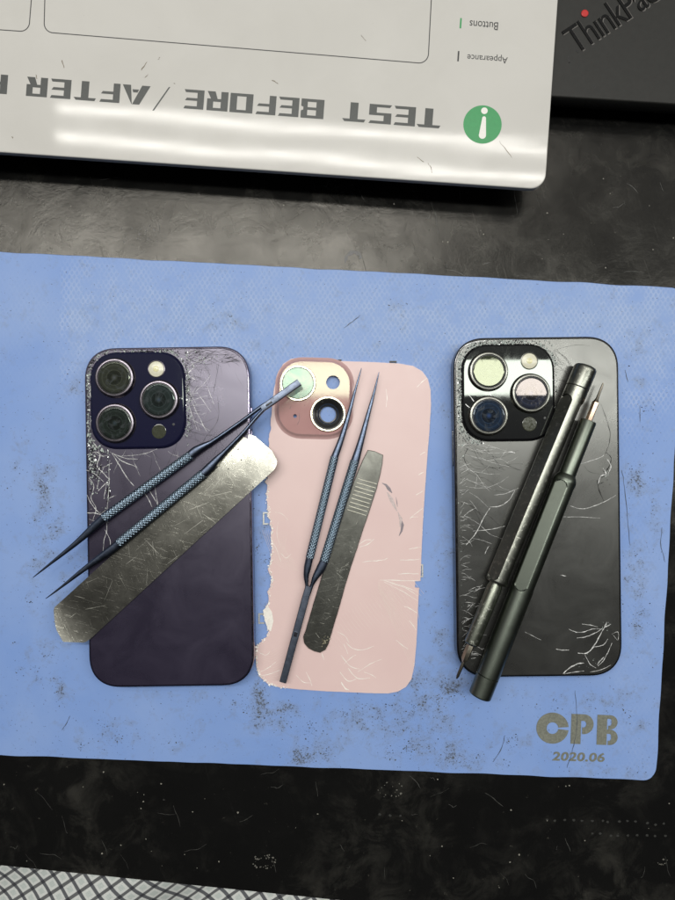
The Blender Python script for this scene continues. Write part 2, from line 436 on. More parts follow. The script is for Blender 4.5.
# B : stem and two bowls
g.poly(pp([(20, -15), (20, 15), (30, 15), (30, -15)], ZP))
for cyb, rb in ((-7.8, 7.2), (7.2, 7.8)):
    for i in range(16):
        t0 = -PI/2+PI*i/16; t1 = -PI/2+PI*(i+1)/16
        def o_(t): return (32.8+rb*1.05*math.cos(t), cyb+rb*math.sin(t))
        def i_(t): return (32.8+1.6*math.cos(t), cyb+3.4*math.sin(t))
        g.poly(pp([i_(t0), i_(t1), o_(t1), o_(t0)], ZP))
    g.poly(pp([(30, cyb-rb), (30, cyb-3.4), (32.8, cyb-3.4), (32.8, cyb-rb)], ZP))
    g.poly(pp([(31.2, cyb+3.4), (31.2, cyb+rb), (32.8, cyb+rb), (32.8, cyb+3.4)], ZP))
g.out('printed_letters', M_print, mat_o)

def text_mesh(name, body, cx, cy, width, height, ang, z, m, parent, bold=0., shear=0., extrude=0., spacing=1., org=None):
    """ang: clockwise degrees on the photo; scaled to width x height photo px"""
    cu = bpy.data.curves.new(name, 'FONT'); cu.body = body; cu.offset = bold; cu.shear = shear; cu.space_character = spacing
    cu.resolution_u = 4
    ob = bpy.data.objects.new('t', cu); col.objects.link(ob)
    dg = bpy.context.evaluated_depsgraph_get(); dg.update()
    me = bpy.data.meshes.new_from_object(ob.evaluated_get(dg))
    col.objects.unlink(ob); bpy.data.objects.remove(ob)
    xs = [v.co.x for v in me.vertices]; ys = [v.co.y for v in me.vertices]
    x0, x1, y0, y1 = min(xs), max(xs), min(ys), max(ys)
    Tf = imgxf(cx, cy, math.radians(ang)); vs = []
    for v in me.vertices:
        dx = ((v.co.x-x0)/(x1-x0)-.5)*width; dy = -((v.co.y-y0)/(y1-y0)-.5)*height
        vs.append(P(*Tf(dx, dy), z))
    fs = [tuple(p.vertices) for p in me.polygons]
    if extrude:
        n = len(vs); ed = {}
        for f in fs:
            for i in range(len(f)):
                e = (f[i], f[(i+1) % len(f)]); ed[e] = 1
        side = [(a, a+n, b+n, b) for (a, b) in ed if (b, a) not in ed]
        vs = vs+[(x, y, zz-extrude) for x, y, zz in vs]; fs = fs+side
    bpy.data.meshes.remove(me)
    return mesh(name, vs, fs, m, parent)
text_mesh('printed_date', '2020.06', 578.5, 756.8, 52.5, 9.2, 1.6, ZP, M_print, mat_o, bold=.03, shear=.12, spacing=1.05)
M_grm = simple('olive_grime', (.060, .058, .036), .8, var=.6, sc_=1.5)
M_grd = simple('black_grime', (.018, .018, .016), .8, var=.4)
g = G()
for cx_, cy_, rx, ry, a_ in DB:
    clus = [(R.gauss(cx_, rx*.55), R.gauss(cy_, ry*.55)) for _ in range(max(2, int(a_*4)))]
    for _ in range(int(a_*rx*ry*.16)+8):
        q0 = R.choice(clus); px, py = (R.gauss(q0[0], 3.2), R.gauss(q0[1], 3.6)) if R.random() < .7 else (R.gauss(cx_, rx*.7), R.gauss(cy_, ry*.7))
        if not (2 < px < 655 and 262+px*.053 < py < 750+px*.04): continue
        c = P(px, py, ZP); sz = R.choice([.10, .14, .2, .3])*R.uniform(.7, 1.3); a0 = R.uniform(0, 6); el = R.uniform(.4, 1)
        g.poly([(c[0]+sz*R.uniform(.5, 1.2)*math.cos(a0+t*1.05), c[1]+sz*el*R.uniform(.5, 1.2)*math.sin(a0+t*1.05), ZP-.02) for t in range(6)], 0 if R.random() < .75 else 1)
for _ in range(420):
    px, py = R.uniform(2, 655), R.uniform(290, 752); c = P(px, py, ZP); sz = R.uniform(.06, .16); a0 = R.uniform(0, 6)
    g.poly([(c[0]+sz*R.uniform(.4, 1.2)*math.cos(a0+t*1.25), c[1]+sz*R.uniform(.4, 1.2)*math.sin(a0+t*1.25), ZP-.02) for t in range(5)], R.choice([0, 1]))
o_g = g.out('grime_specks', [M_grm, M_grd], mat_o); o_g['kind'] = 'stuff'
# thin cut marks and hairs on the mat
M_cut = simple('mat_cut_mark', (.05, .06, .07), .6)
g = G()
for p in ([(575, 690), (577, 720), (574, 745), (567, 768)], [(505, 735), (501, 750), (493, 762)], [(622, 470), (626, 500), (630, 545)], [(662, 528), (661, 545), (665, 562)],
          [(344, 328), (352, 322), (360, 315)], [(70, 716), (66, 724), (62, 730)], [(640, 405), (640, 422)], [(625, 370), (628, 382)]):
    ribbon(g, pl(p, ZP, 6, .25), .22, ZP+.02)
g.out('cut_marks', M_cut, mat_o)

# ================================================================== LAPTOP
ZL = 15.5
lap = thing('closed_laptop', 'closed matte black laptop at the top right, partly under the white test board', 'laptop', P(700, 0, 0))
M_lap = simple('matte_black_lid', (.017, .0165, .0145), .5, spec=.3, var=.12, sc_=.4, bmp=.00003)
ang = -math.radians(3.6)
e0 = P(505, 93.4, ZL); dirx = (math.cos(ang), math.sin(ang)); diry = (-math.sin(ang), math.cos(ang))
Wl, Dl = 320, 220
cx, cy = e0[0]+dirx[0]*Wl/2+diry[0]*Dl/2, e0[1]+dirx[1]*Wl/2+diry[1]*Dl/2
g = G()
g.loft([lift(rr(cx, cy, Wl-8, Dl-8, 6, ang), .6), lift(rr(cx, cy, Wl-5, Dl-5, 7, ang), 3), lift(rr(cx, cy, Wl-1, Dl-1, 8, ang), 8.2)])
g.out('base', M_lap, lap, smooth=True, auto=30)
g = G()
g.loft([lift(rr(cx, cy, Wl-1, Dl-1, 8, ang), 8.8), lift(rr(cx, cy, Wl, Dl, 8, ang), 9.3), lift(rr(cx, cy, Wl, Dl, 8, ang), ZL-.5), lift(rr(cx, cy, Wl-.5, Dl-.5, 8, ang), ZL-.12), lift(rr(cx, cy, Wl-1.2, Dl-1.2, 8, ang), ZL)])
lid = g.out('lid', M_lap, lap, smooth=True, auto=40)
for sx_ in (-1, 1):
    for sy_ in (-1, 1):
        q = (cx+dirx[0]*sx_*130+diry[0]*sy_*90, cy+dirx[1]*sx_*130+diry[1]*sy_*90)
        g = G(); revolve(g, q[0], q[1], [(5, 0.02), (5, 1.)], 20, cap0=True); g.out('rubber_foot', M_lap, lap)
M_emb = simple('gloss_black_letters', (.003, .003, .003), .22, var=.1, spec=.25)
M_red = simple('red_dot', (.42, .012, .010), .45, var=.05)
tx = text_mesh('embossed_wordmark', 'Th\u0131nkPad', 611.3, 15.2, 101, 27.5, -33.5, ZL+.35, M_emb, lid, bold=.0, spacing=.93, extrude=.34)
# paler offset copy under the letters, edge highlights painted as colour
M_edge_glint = simple('letter_edge_glint', (.16, .15, .14), .3, metal=.6)
text_mesh('letter_glint', 'Th\u0131nkPad', 611.9, 15.8, 102, 28.3, -33.5, ZL+.12, M_edge_glint, lid, bold=.006, spacing=.93)
g = G(); c = P(585, 13, ZL+.5); revolve(g, c[0], c[1], [(1.55, ZL+.02), (1.5, ZL+.4), (1.2, ZL+.55)], 24)
g.out('red_dot', M_red, lid)
M_scu = simple('lid_scuff', (.010, .010, .010), .3)
g = G()
for p in ([(568, 56), (569, 63)], [(569, 63), (571, 62)], [(576, 50), (579, 53)], [(594, 85), (595, 89)]):
    ribbon(g, pl(p, ZL, 4, .15), .6, ZL+.03)
g.out('scuff_marks', M_scu, lid)

# ================================================================== WHITE TEST BOARD
ZB = 19.0
M_board, nt, b = nodes('glossy_white_board'); co = objco(nt)
st = ramp(nt, noi(nt, co, .03, 5, .6, .5), [(.3, (.50, .485, .455)), (.75, (.535, .52, .49))])
sp_ = ramp(nt, noi(nt, co, .7, 4, .6), [(.74, 0.), (.77, 1.)])
nt.links.new(mix(nt, mth(nt, 'MULTIPLY', sp_, .5), st, (.25, .22, .17)), b.inputs['Base Color'])
nt.links.new(ramp(nt, noi(nt, co, .09, 6, .7), [(.35, .055), (.75, .085)]), b.inputs['Roughness'])
b.inputs['Specular IOR Level'].default_value = .6
bump(nt, b, mth(nt, 'ADD', noi(nt, objco(nt, (6., 22., 10.), 0), 1., 2, .4, .4), mth(nt, 'MULTIPLY', noi(nt, co, .12, 4, .6), .03)), .00035, .5)
board = thing('white_test_board', 'glossy white test board with grey upside-down lettering and a green badge', 'test board', P(250, 60, ZB-3.2))
A_, B_, C_ = P(-160, 141, ZB), P(545, 189.3, ZB), P(557.5, -10, ZB)
ab = math.atan2(B_[1]-A_[1], B_[0]-A_[0])
Wb, Hb = 420, 260
ux, uy = (math.cos(ab), math.sin(ab)), (-math.sin(ab), math.cos(ab))
cx, cy = B_[0]-ux[0]*Wb/2+uy[0]*Hb/2, B_[1]-ux[1]*Wb/2+uy[1]*Hb/2
g = G()
g.loft([lift(rr(cx, cy, Wb-.6, Hb-.6, 6.0, ab), ZB-3.2), lift(rr(cx, cy, Wb, Hb, 6.4, ab), ZB-2.8), lift(rr(cx, cy, Wb, Hb, 6.4, ab), ZB-.35), lift(rr(cx, cy, Wb-.3, Hb-.3, 6.3, ab), ZB-.1), lift(rr(cx, cy, Wb-.8, Hb-.8, 6.1, ab), ZB)])
panel = g.out('board_panel', M_board, board, smooth=True, auto=30)
M_foot = simple('black_rubber', (.02, .02, .02), .7)
for fx, fy in ((-190, -60), (-190, 90), (-60, 90)):
    q = (cx+ux[0]*fx+uy[0]*fy, cy+ux[1]*fx+uy[1]*fy); g = G()
    revolve(g, q[0], q[1], [(7, .02), (7.5, 1.), (6.5, ZB-3.25)], 24, cap0=True); g.out('foot', M_foot, board)
ZT = ZB+.03
M_let = simple('grey_print', (.040, .044, .040), .38, var=.15, sc_=1.)
ANG = math.radians(4.3)
def LQ(*q): return [list(p) for p in q]
sw, bw = .34, .15
def rect(x0, y0, x1, y1, sl=0., sr=0.): return [(x0+(sl if sl > 0 else 0), y0), (x1+(sr if sr < 0 else 0), y0), (x1-(sr if sr > 0 else 0), y1), (x0-(sl if sl < 0 else 0), y1)]
LET = {
 'T': [[(.0, 1-bw), (1, 1-bw), (.9, 1), (.06, 1)], rect(.34, 0, .68, 1-bw)],
 'E': [rect(0, 0, sw, 1), [(sw, 1-bw), (.93, 1-bw), (1, 1), (sw, 1)], [(sw, .43), (.86, .43), (.95, .57), (sw, .57)], [(sw, 0), (1, 0), (.93, bw), (sw, bw)]],
 'F': [rect(0, 0, sw, 1), [(sw, 1-bw), (.93, 1-bw), (1, 1), (sw, 1)], [(sw, .43), (.86, .43), (.95, .57), (sw, .57)]],
 'S': [[(.0, .43), (sw, .43), (sw, 1), (0, 1)], [(sw, 1-bw), (.92, 1-bw), (1, 1), (sw, 1)], [(sw, .43), (1, .43), (1, .57), (sw, .57)], [(1-sw, bw), (1, bw), (1, .43), (1-sw, .43)], [(0, 0), (1, 0), (1, bw), (.08, bw)]],
 'B': [rect(0, 0, sw, 1), [(sw, 1-bw), (1, 1-bw), (1, 1), (sw, 1)], [(sw, .43), (.9, .43), (.9, .57), (sw, .57)], [(sw, 0), (1, 0), (1, bw), (sw, bw)], [(.72, bw), (1, bw), (1, .38), (.9, .43), (.72, .43)], [(.72, .57), (.9, .57), (1, .62), (1, 1-bw), (.72, 1-bw)]],
 'O': [rect(0, 0, .3, 1), [(.3, 1-bw), (.7, 1-bw), (.7, 1), (.3, 1)], [(.3, 0), (.7, 0), (.7, bw), (.3, bw)], rect(.7, 0, 1, 1)],
 'R': [rect(0, 0, sw, 1), [(sw, 1-bw), (1, 1-bw), (1, 1), (sw, 1)], [(sw, .38), (1, .38), (1, .53), (sw, .53)], [(.70, .53), (1, .53), (1, 1-bw), (.70, 1-bw)], [(.62, 0), (1, 0), (.82, .38), (.50, .38)]],
 'A': [[(0, 0), (.30, 0), (.62, 1), (.36, 1)], [(.70, 0), (1, 0), (.64, 1), (.6275, .97)], [(.40, .22), (.64, .22), (.61, .38), (.45, .38)]],
}
g = G()
for ch, x0, x1 in (('T', 417, 441), ('E', 394, 415.5), ('S', 369, 391.5), ('T', 342.5, 366), ('B', 301, 324), ('E', 278.5, 299), ('F', 256, 276), ('O', 230, 253), ('R', 207, 228),
                   ('E', 184, 204), ('A', 122, 150), ('F', 100, 120), ('T', 74, 96.5), ('E', 50.5, 71), ('R', 26.5, 47.5), ('R', -14, 7.5), ('E', -38, -17)):
    cxx = (x0+x1)/2; cyy = 87+(cxx-37)*.0791; T = imgxf(cxx, cyy, ANG); w = x1-x0
    for q in LET[ch]:
        pts = [P(*T(-(u-.5)*w, (v-.5)*19.3), ZT) for u, v in q]
        g.poly(pts)
g.poly([P(x, y, ZT) for x, y in ((152.2, 110.6), (154.0, 110.6), (170.4, 87), (168.8, 87))])
for k in range(len(g.f)):                     # all faces up
    f = g.f[k]; a = ccw([g.v[i][:2] for i in f])
    if a[0] != g.v[f[0]][:2]: g.f[k] = f[::-1]
g.out('printed_title', M_let, board)
M_green = simple('green_print', (.035, .26, .085), .35, var=.06)
M_wht = simple('white_print', (.72, .70, .66), .3, var=.03)
M_blk = simple('black_print', (.03, .03, .03), .4)
g = G(); c = P(482.5, 124.5, ZT); g.poly(lift(circ(c[0], c[1], 19.2*K(ZT)), ZT)); badge = g.out('green_badge', M_green, board)
g = G(); c = P(484.4, 110.8, ZT); g.poly(lift(circ(c[0], c[1], 3.3*K(ZT), 24), ZT+.03))
pts = []
for t in range(13): a = PI*t/12; pts.append((482.4+3.6*math.cos(a), 135.2+3.6*math.sin(a)))
for t in range(13): a = PI+PI*t/12; pts.append((484.1+1.9*math.cos(a), 118.2+1.9*math.sin(a)))
g.poly([P(x, y, ZT+.03) for x, y in pts][::-1]); g.out('badge_mark', M_wht, badge)
text_mesh('printed_caption', 'Buttons', 483.8, 25.2, 28.5, 8, 184.3, ZT, M_blk, board, bold=.004)
text_mesh('printed_caption', 'Appearance', 487.5, 58, 40.5, 8.6, 184.3, ZT, M_blk, board, bold=.004)
g = G(); g.poly([P(*p, ZT) for p in ((460.2, 18), (459.5, 28.3), (461.2, 28.4), (461.9, 18.1))]); g.out('caption_bar', M_green, board)
g = G(); g.poly([P(*p, ZT) for p in ((457.9, 51), (457.2, 61.3), (458.8, 61.4), (459.5, 51.1))]); g.out('caption_bar', M_blk, board)
def line_loop(pts, w):
    g = G(); ribbon(g, [P(x, y, ZT)[:2] for x, y in pts], w, ZT, 0, taper=False); return g
def arc(cx, cy, r, a0, a1, n=8): return [(cx+r*math.cos(math.radians(a0+(a1-a0)*i/n)), cy+r*math.sin(math.radians(a0+(a1-a0)*i/n))) for i in range(n+1)]
line_loop([(49, -60), (44.8, 0)]+arc(53.5, 23.5, 9.3, 180, 94)+arc(419, 53.5, 9.5, 90, 4)+[(431.3, 0), (435, -60)], .38).out('frame_line', M_blk, board)
line_loop([(-60, 24.5), (0, 29.8)]+arc(20.5, 22.2, 9, 90, 5)+[(31.3, 0), (35, -60)], .38).out('frame_line', M_blk, board)
M_brn = simple('brown_scuff', (.16, .13, .09), .6)
g = G()
for p in ([(417, 157), (424, 162)], [(428, 163), (431, 168), (432, 173)], [(361, 35), (366, 41)], [(141, 70), (147, 62)], [(145, 78), (148, 74)], [(272, 80), (278, 84)], [(62, 60), (64, 68)], [(36, 75), (37, 79)],
          [(174, 83), (175, 84)], [(158, 60), (160, 57)], [(12, 137), (13, 138.5)], [(499, 141), (512, 158)]):
    ribbon(g, pl(p, ZT, 5, .3), R.uniform(.2, .5), ZT+.02)
g.out('scuff_marks', M_brn, board)

# ================================================================== PHONES
M_ringg = {}
CLIP = None
inside = lambda x, y: True
def chips(g, cx, cy, sx_, sy_, n, z, smin=.15, smax=.9, mi=(0, 1)):
    for _ in range(n):
        c = P(R.gauss(cx, sx_), R.gauss(cy, sy_), z); s = R.uniform(smin, smax); a = R.uniform(0, 6.28)
        if not inside(c[0], c[1]): continue
        tx_, ty_ = R.uniform(-.45, .45), R.uniform(-.45, .45)
        pts = []
        for t in range(R.choice([3, 3, 4])):
            aa = a+t*2*PI/3.4; q = s*R.uniform(.4, 1.1); dx, dy = q*math.cos(aa), q*math.sin(aa)
            pts.append((c[0]+dx, c[1]+dy, z+.14+max(-.1, dx*tx_+dy*ty_)))
        g.poly(pts, R.choice(mi))
PLQ = {}
CLIP = None
def inside(x, y):
    if CLIP is None: return True
    c = False; n = len(CLIP)
    for i in range(n):
        a_, b_ = CLIP[i], CLIP[i-1]
        if (a_[1] > y) != (b_[1] > y) and x < (b_[0]-a_[0])*(y-a_[1])/(b_[1]-a_[1])+a_[0]: c = not c
    return c
def path_chips(g, outline, sel, n, z, off=.9, spread=.45, smin=.12, smax=.55, mi=(0, 0, 1)):
    m = len(outline); cxm = sum(p[0] for p in outline)/m; cym = sum(p[1] for p in outline)/m
    seg = []
    for i in range(m):
        a_, b_ = outline[i], outline[(i+1) % m]; L = math.hypot(b_[0]-a_[0], b_[1]-a_[1])
        if sel((a_[0]+b_[0])/2-cxm, (a_[1]+b_[1])/2-cym): seg.append((L, a_, b_))
    tot = sum(q[0] for q in seg)
    for _ in range(n):
        t = R.uniform(0, tot)
        for L, a_, b_ in seg:
            if t <= L: break
            t -= L
        f = t/L if L else 0; nx_, ny_ = (b_[1]-a_[1])/(L or 1), -(b_[0]-a_[0])/(L or 1)
        o_ = off+R.gauss(0, spread); x, y = a_[0]+(b_[0]-a_[0])*f+nx_*o_, a_[1]+(b_[1]-a_[1])*f+ny_*o_
        if not inside(x, y): continue
        sz = R.uniform(smin, smax); a0 = R.uniform(0, 6.28); tx_, ty_ = R.uniform(-.6, .6), R.uniform(-.6, .6); pts = []
        for q in range(3):
            aa = a0+q*2.1+R.uniform(-.4, .4); qq = sz*R.uniform(.5, 1.2); dx, dy = qq*math.cos(aa), qq*math.sin(aa)
            pts.append((x+dx, y+dy, z+.2+max(-.16, dx*tx_+dy*ty_)))
        g.poly(pts, R.choice(mi))
def phone(label, cpx, ang_deg, c_back, c_frame, c_plate, plate_c, lenses, flash, lidar, mic, ring_c, lens_c):
    z0 = ZM+.12; zt = z0+7.9
    C = P(cpx[0], cpx[1], zt); a = math.radians(ang_deg); w, h, r = 71.8, 147.6, 14.2
    root = thing('cracked_smartphone', label, 'smartphone', (C[0], C[1], z0), 'phones lying screen down on the blue mat')
    def R_(i): return rr(C[0], C[1], w-2*i, h-2*i, r-i, a, 14, 2.35)
    mf = metal(c_frame[0], c_frame[1], .16, .2, gr=.1)
    g = G()
    g.loft([lift(R_(.9), z0), lift(R_(.3), z0+.35), lift(R_(0), z0+1.), lift(R_(0), zt-1.0), lift(R_(.12), zt-.62), lift(R_(.45), zt-.34), lift(R_(1.0), zt-.30)])
    frame = g.out('frame', mf, root, smooth=True, auto=50)
    mb = frosted(*c_back); g = G()
    g.loft([lift(R_(.78), zt-.5), lift(R_(.78), zt-.22), lift(R_(.90), zt-.08), lift(R_(1.15), zt)], cap0=False)
    back = g.out('back_glass', mb, root, smooth=True, auto=60)
    # buttons on the long edges
    def side_button(name, s, along, length):
        g = G(); t = 1.6
        x = s*(w/2+.12); q = rr(0, 0, length, t, t/2-.01, 0, 6)
        ringA = []; ringB = []
        ca_, sa_ = math.cos(a), math.sin(a)
        for u, v in q:
            for lst, xx in ((ringA, x-s*.6), (ringB, x+s*.22)):
                lx, ly = xx, along+u
                lst.append((C[0]+lx*ca_-ly*sa_, C[1]+lx*sa_+ly*ca_, z0+4+v))
        g.loft([ringA, ringB]); g.out(name, mf, root)
    side_button('power_button', -1, 26, 16); side_button('volume_button', 1, 33, 9.5); side_button('volume_button', 1, 20.5, 9.5); side_button('mute_switch', 1, 45, 5)
    # camera plateau
    mp = glossblack(*c_plate); zp = zt+1.25
    pc = P(plate_c[0], plate_c[1], zp); pw_, ph_ = plate_c[2]*K(zp), plate_c[3]*K(zp)
    def Q(i): return rr(pc[0], pc[1], pw_-2*i, ph_-2*i, 11.5-i, a, 10, 2.2)
    PLQ[cpx] = Q(-.7); g = G(); g.loft([lift(Q(-.7), zt-.02), lift(Q(-.45), zt+.12), lift(Q(-.2), zt+.5), lift(Q(.1), zp-.25), lift(Q(.6), zp)], cap0=False)
    pla = g.out('camera_plateau', mp, root, smooth=True, auto=60)
    mr = metal(*ring_c, .28, .02, gr=.3)
    mgap = simple('black_lens_gap', (.006, .006, .006), .4)
    for (lx, ly), lc in zip(lenses, lens_c):
        zr = zp+2.1; q = P(lx, ly, zr); g = G()
        revolve(g, q[0], q[1], [(8.75, zp-.05), (8.55, zp+.12), (8.25, zp+.5), (8.2, zr-.35), (8.05, zr-.1), (7.8, zr), (7.35, zr), (7.2, zr-.12), (7.1, zr-.4)], 64, cap1=False)
        lens = g.out('camera_lens', mr, pla, smooth=True, auto=35)
        g = G(); revolve(g, q[0], q[1], [(8.45, zp+.9), (8.34, zp+1.05), (8.45, zp+1.2)], 64, cap1=False)
        revolve(g, q[0], q[1], [(7.12, zr-.38), (6.75, zr-.34)], 64, cap1=False, mi=1)
        revolve(g, q[0], q[1], [(6.75, zr-.30), (6.6, zr-.22), (6.3, zr-.20)], 64, mi=2)
        lm, nt, b = nodes('lens_glass_dark'); co = nt.nodes.new('ShaderNodeTexCoord')
        mpn = nt.nodes.new('ShaderNodeMapping'); mpn.inputs['Location'].default_value = (-(q[0]-C[0])*.001, -(q[1]-C[1])*.001, 0); nt.links.new(co.outputs['Object'], mpn.inputs[0])
        sx3 = nt.nodes.new('ShaderNodeSeparateXYZ'); nt.links.new(mpn.outputs[0], sx3.inputs[0])
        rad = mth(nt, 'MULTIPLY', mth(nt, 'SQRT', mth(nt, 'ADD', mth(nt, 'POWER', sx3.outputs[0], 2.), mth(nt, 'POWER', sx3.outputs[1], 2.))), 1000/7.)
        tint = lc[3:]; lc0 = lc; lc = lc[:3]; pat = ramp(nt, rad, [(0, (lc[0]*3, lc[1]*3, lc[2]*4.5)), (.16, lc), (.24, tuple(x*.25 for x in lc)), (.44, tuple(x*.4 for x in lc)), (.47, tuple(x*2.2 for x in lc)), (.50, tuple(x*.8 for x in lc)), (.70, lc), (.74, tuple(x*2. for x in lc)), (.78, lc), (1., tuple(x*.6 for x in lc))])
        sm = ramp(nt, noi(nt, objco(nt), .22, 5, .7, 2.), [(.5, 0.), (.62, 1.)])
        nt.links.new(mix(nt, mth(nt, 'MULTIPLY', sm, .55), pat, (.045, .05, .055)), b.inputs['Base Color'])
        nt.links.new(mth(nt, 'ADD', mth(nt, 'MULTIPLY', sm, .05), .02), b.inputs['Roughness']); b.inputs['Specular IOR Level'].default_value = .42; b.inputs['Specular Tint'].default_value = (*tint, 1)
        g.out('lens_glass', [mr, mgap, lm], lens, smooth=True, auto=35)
    q = P(flash[0], flash[1], zp); g = G()
    revolve(g, q[0], q[1], [(3.75, zp-.1), (3.75, zp+.12), (3.5, zp+.2), (3.3, zp+.1)], 40, cap1=False)
    fl = g.out('flash', mr, pla, smooth=True, auto=40); g = G()
    revolve(g, q[0], q[1], [(3.32, zp+.08), (2.6, zp+.32), (1.2, zp+.45), (.1, zp+.48)], 40, mi=0)
    revolve(g, q[0], q[1], [(1.25, zp+.46), (1.0, zp+.56), (.1, zp+.58)], 24, mi=1)
    g.out('flash_diffuser', [simple('cream_flash', (.62, .60, .47), .25, var=.1, sc_=1.5), simple('flash_core', (.70, .66, .40), .2)], fl, smooth=True)
    q = P(lidar[0], lidar[1], zp); g = G(); revolve(g, q[0], q[1], [(3.1, zp+.02), (2.9, zp+.05)], 40)
    g.out('depth_sensor', simple('smoky_sensor', (.035, .038, .022), .12, var=.2), pla)
    q = P(mic[0], mic[1], zp); g = G(); revolve(g, q[0], q[1], [(.55, zp+.02), (.4, zp+.04)], 16)
    g.out('microphone', mgap, pla)
    return root, back, pla, zt, zp, R_

M_crk = simple('bright_crack', (.55, .55, .54), .22, var=.75, sc_=1.1, spec=.8)
M_crkd = simple('dark_crack', (.012, .012, .012), .6, var=.3, sc_=1.5, spec=.08)
M_shard = simple('glass_shard', (.40, .45, .42), .08, spec=.8, var=.6, sc_=1.8)
def walk(g, x, y, a, L, w, z, mi, bend=.0, br=.0, jit=.5):
    pts = [(x, y)]; s = 1.6
    for _ in range(int(L/s)):
        a += bend*s+R.gauss(0, .05*jit*4); x += s*math.cos(a); y += s*math.sin(a)
        if not inside(*P(x, y, z)[:2]): break
        pts.append((x, y))
        if R.random() < br: walk(g, x, y, a+R.choice([-1, 1])*R.uniform(.4, 1.1), L*.35, w*.7, z, mi, bend, 0, jit)
    ribbon(g, [P(px, py, z)[:2] for px, py in pts], w, z+R.uniform(0, .012), mi)

# ---- left phone, deep purple
rootA, backA, plaA, ztA, zpA, RA = phone('cracked purple smartphone lying face down under tweezers and a wide steel blade', (169, 517), .9,
    ('purple_frosted_glass', (.013, .010, .023), .255, (.90, .84, 1.)), ('purple_steel_frame', (.22, .20, .26)), ('navy_plateau_glass', (.008, .008, .028), .05, .3),
    (137.5, 400.3, 93, 94.5), [(114, 377.5), (114.5, 423), (158.5, 399.5)], (156.3, 369), (159, 431.5), (173.5, 424.5), ('lens_ring_mauve', (.20, .18, .205)),
    [(.020, .022, .016, .9, 1, .8), (.009, .013, .011, .9, 1, .9), (.012, .017, .017, .8, 1, .9)])
CLIP = RA(1.3); g = G(); z = ztA+.03
for p, w, mi in (([(112, 453), (118, 463), (126, 476), (134, 486)], .32, 0), ([(113, 453), (122, 461), (137, 467)], .3, 0), ([(110, 452), (124, 458), (138, 459)], .2, 0), ([(118, 456), (136, 455), (150, 452), (165, 444)], .14, 0),
                 ([(145, 494), (149, 500), (152, 507)], .26, 0), ([(149, 490), (154, 498), (158, 505)], .28, 0), ([(155, 487), (156, 495), (158, 504)], .18, 0), ([(100, 470), (105, 475), (109, 479)], .25, 0), ([(98, 491), (103, 486), (107, 482)], .25, 0),
                 ([(110, 460), (109, 472), (109, 485), (108, 500), (107, 512)], .2, 0), ([(107, 482), (105, 492), (104, 499)], .2, 0), ([(87, 495), (91, 503), (97, 511), (101, 514)], .25, 0), ([(87, 513), (94, 513), (101, 515)], .3, 0),
                 ([(102, 468), (108, 465), (112, 463)], .2, 0), ([(186, 395), (191, 412), (197, 430)], .16, 0), ([(191, 400), (198, 415), (207, 432)], .16, 0), ([(197, 392), (204, 402), (211, 412)], .12, 0), ([(207, 386), (210, 394), (214, 404)], .12, 0),
                 ([(219, 362), (216, 380), (213, 395)], .12, 1), ([(217, 395), (219, 412), (216, 424), (208, 434), (200, 447)], .14, 1), ([(175, 451), (178, 440), (184, 430)], .14, 1),
                 ([(186, 353), (200, 349), (215, 352), (228, 350), (240, 357)], .14, 1), ([(185, 358), (198, 362), (210, 357), (222, 363), (236, 360)], .16, 1), ([(188, 362), (200, 364), (206, 357), (216, 350)], .14, 1), ([(222, 362), (232, 361), (240, 356)], .16, 1),
                 ([(88, 440), (93, 447), (91, 456), (96, 463), (93, 472), (98, 480)], .4, 1), ([(90, 462), (97, 468), (101, 466), (98, 476), (92, 478), (90, 470)], .35, 1), ([(95, 444), (100, 455), (97, 466), (103, 472)], .3, 0),
                 ([(89, 478), (94, 486), (91, 498), (96, 508), (93, 520)], .22, 0), ([(110, 486), (107, 490), (110, 495), (107, 502)], .5, 1), ([(87, 455), (96, 452), (104, 457)], .25, 0), ([(86, 470), (95, 474), (104, 482)], .2, 0),
                 ([(186, 358), (194, 366), (188, 374), (196, 380)], .2, 0), ([(185, 372), (190, 380), (186, 390), (192, 398)], .2, 1), ([(120, 350), (140, 352), (165, 350), (186, 356)], .2, 1), ([(92, 372), (90, 390), (92, 410), (89, 430)], .25, 0),
                 ([(106, 520), (107, 530), (104, 540), (103, 552)], .18, 0), ([(105, 530), (110, 540), (110, 548)], .2, 0), ([(94, 452), (100, 456), (110, 455)], .16, 0), ([(88, 430), (92, 440), (98, 450)], .2, 0)):
    ribbon(g, pl(p, z, 5, .16), w, z+R.uniform(0, .012), mi)
for _ in range(44):                                     # dark hairlines fanning from the plateau's right edge
    walk(g, R.uniform(183, 190), R.uniform(355, 440), R.uniform(-1.0, 1.2), R.uniform(8, 34), .09, z, R.choice([1, 1, 0]), R.uniform(-.02, .02), .06)
for _ in range(34): walk(g, R.uniform(184, 232), R.uniform(352, 362), R.uniform(-.5, .5), R.uniform(12, 34), .10, z, 1, R.uniform(-.04, .04), .12)
for _ in range(14): walk(g, R.uniform(120, 178), R.uniform(449, 453), R.uniform(.6, 2.2), R.uniform(8, 30), .08, z, R.choice([0, 1]), R.uniform(-.03, .03), .03)
for _ in range(20): walk(g, R.uniform(86, 108), R.uniform(455, 535), R.uniform(0, 6.28), R.uniform(5, 14), .13, z, R.choice([0, 0, 1]), 0, .1, 1.3)
for _ in range(6): walk(g, R.uniform(192, 235), R.uniform(362, 440), 1.3, R.uniform(10, 40), .05, z, 1, R.uniform(-.01, .01), 0)
g.out('glass_cracks', [M_crk, M_crkd], backA)
CLIP = RA(1.3); g = G()
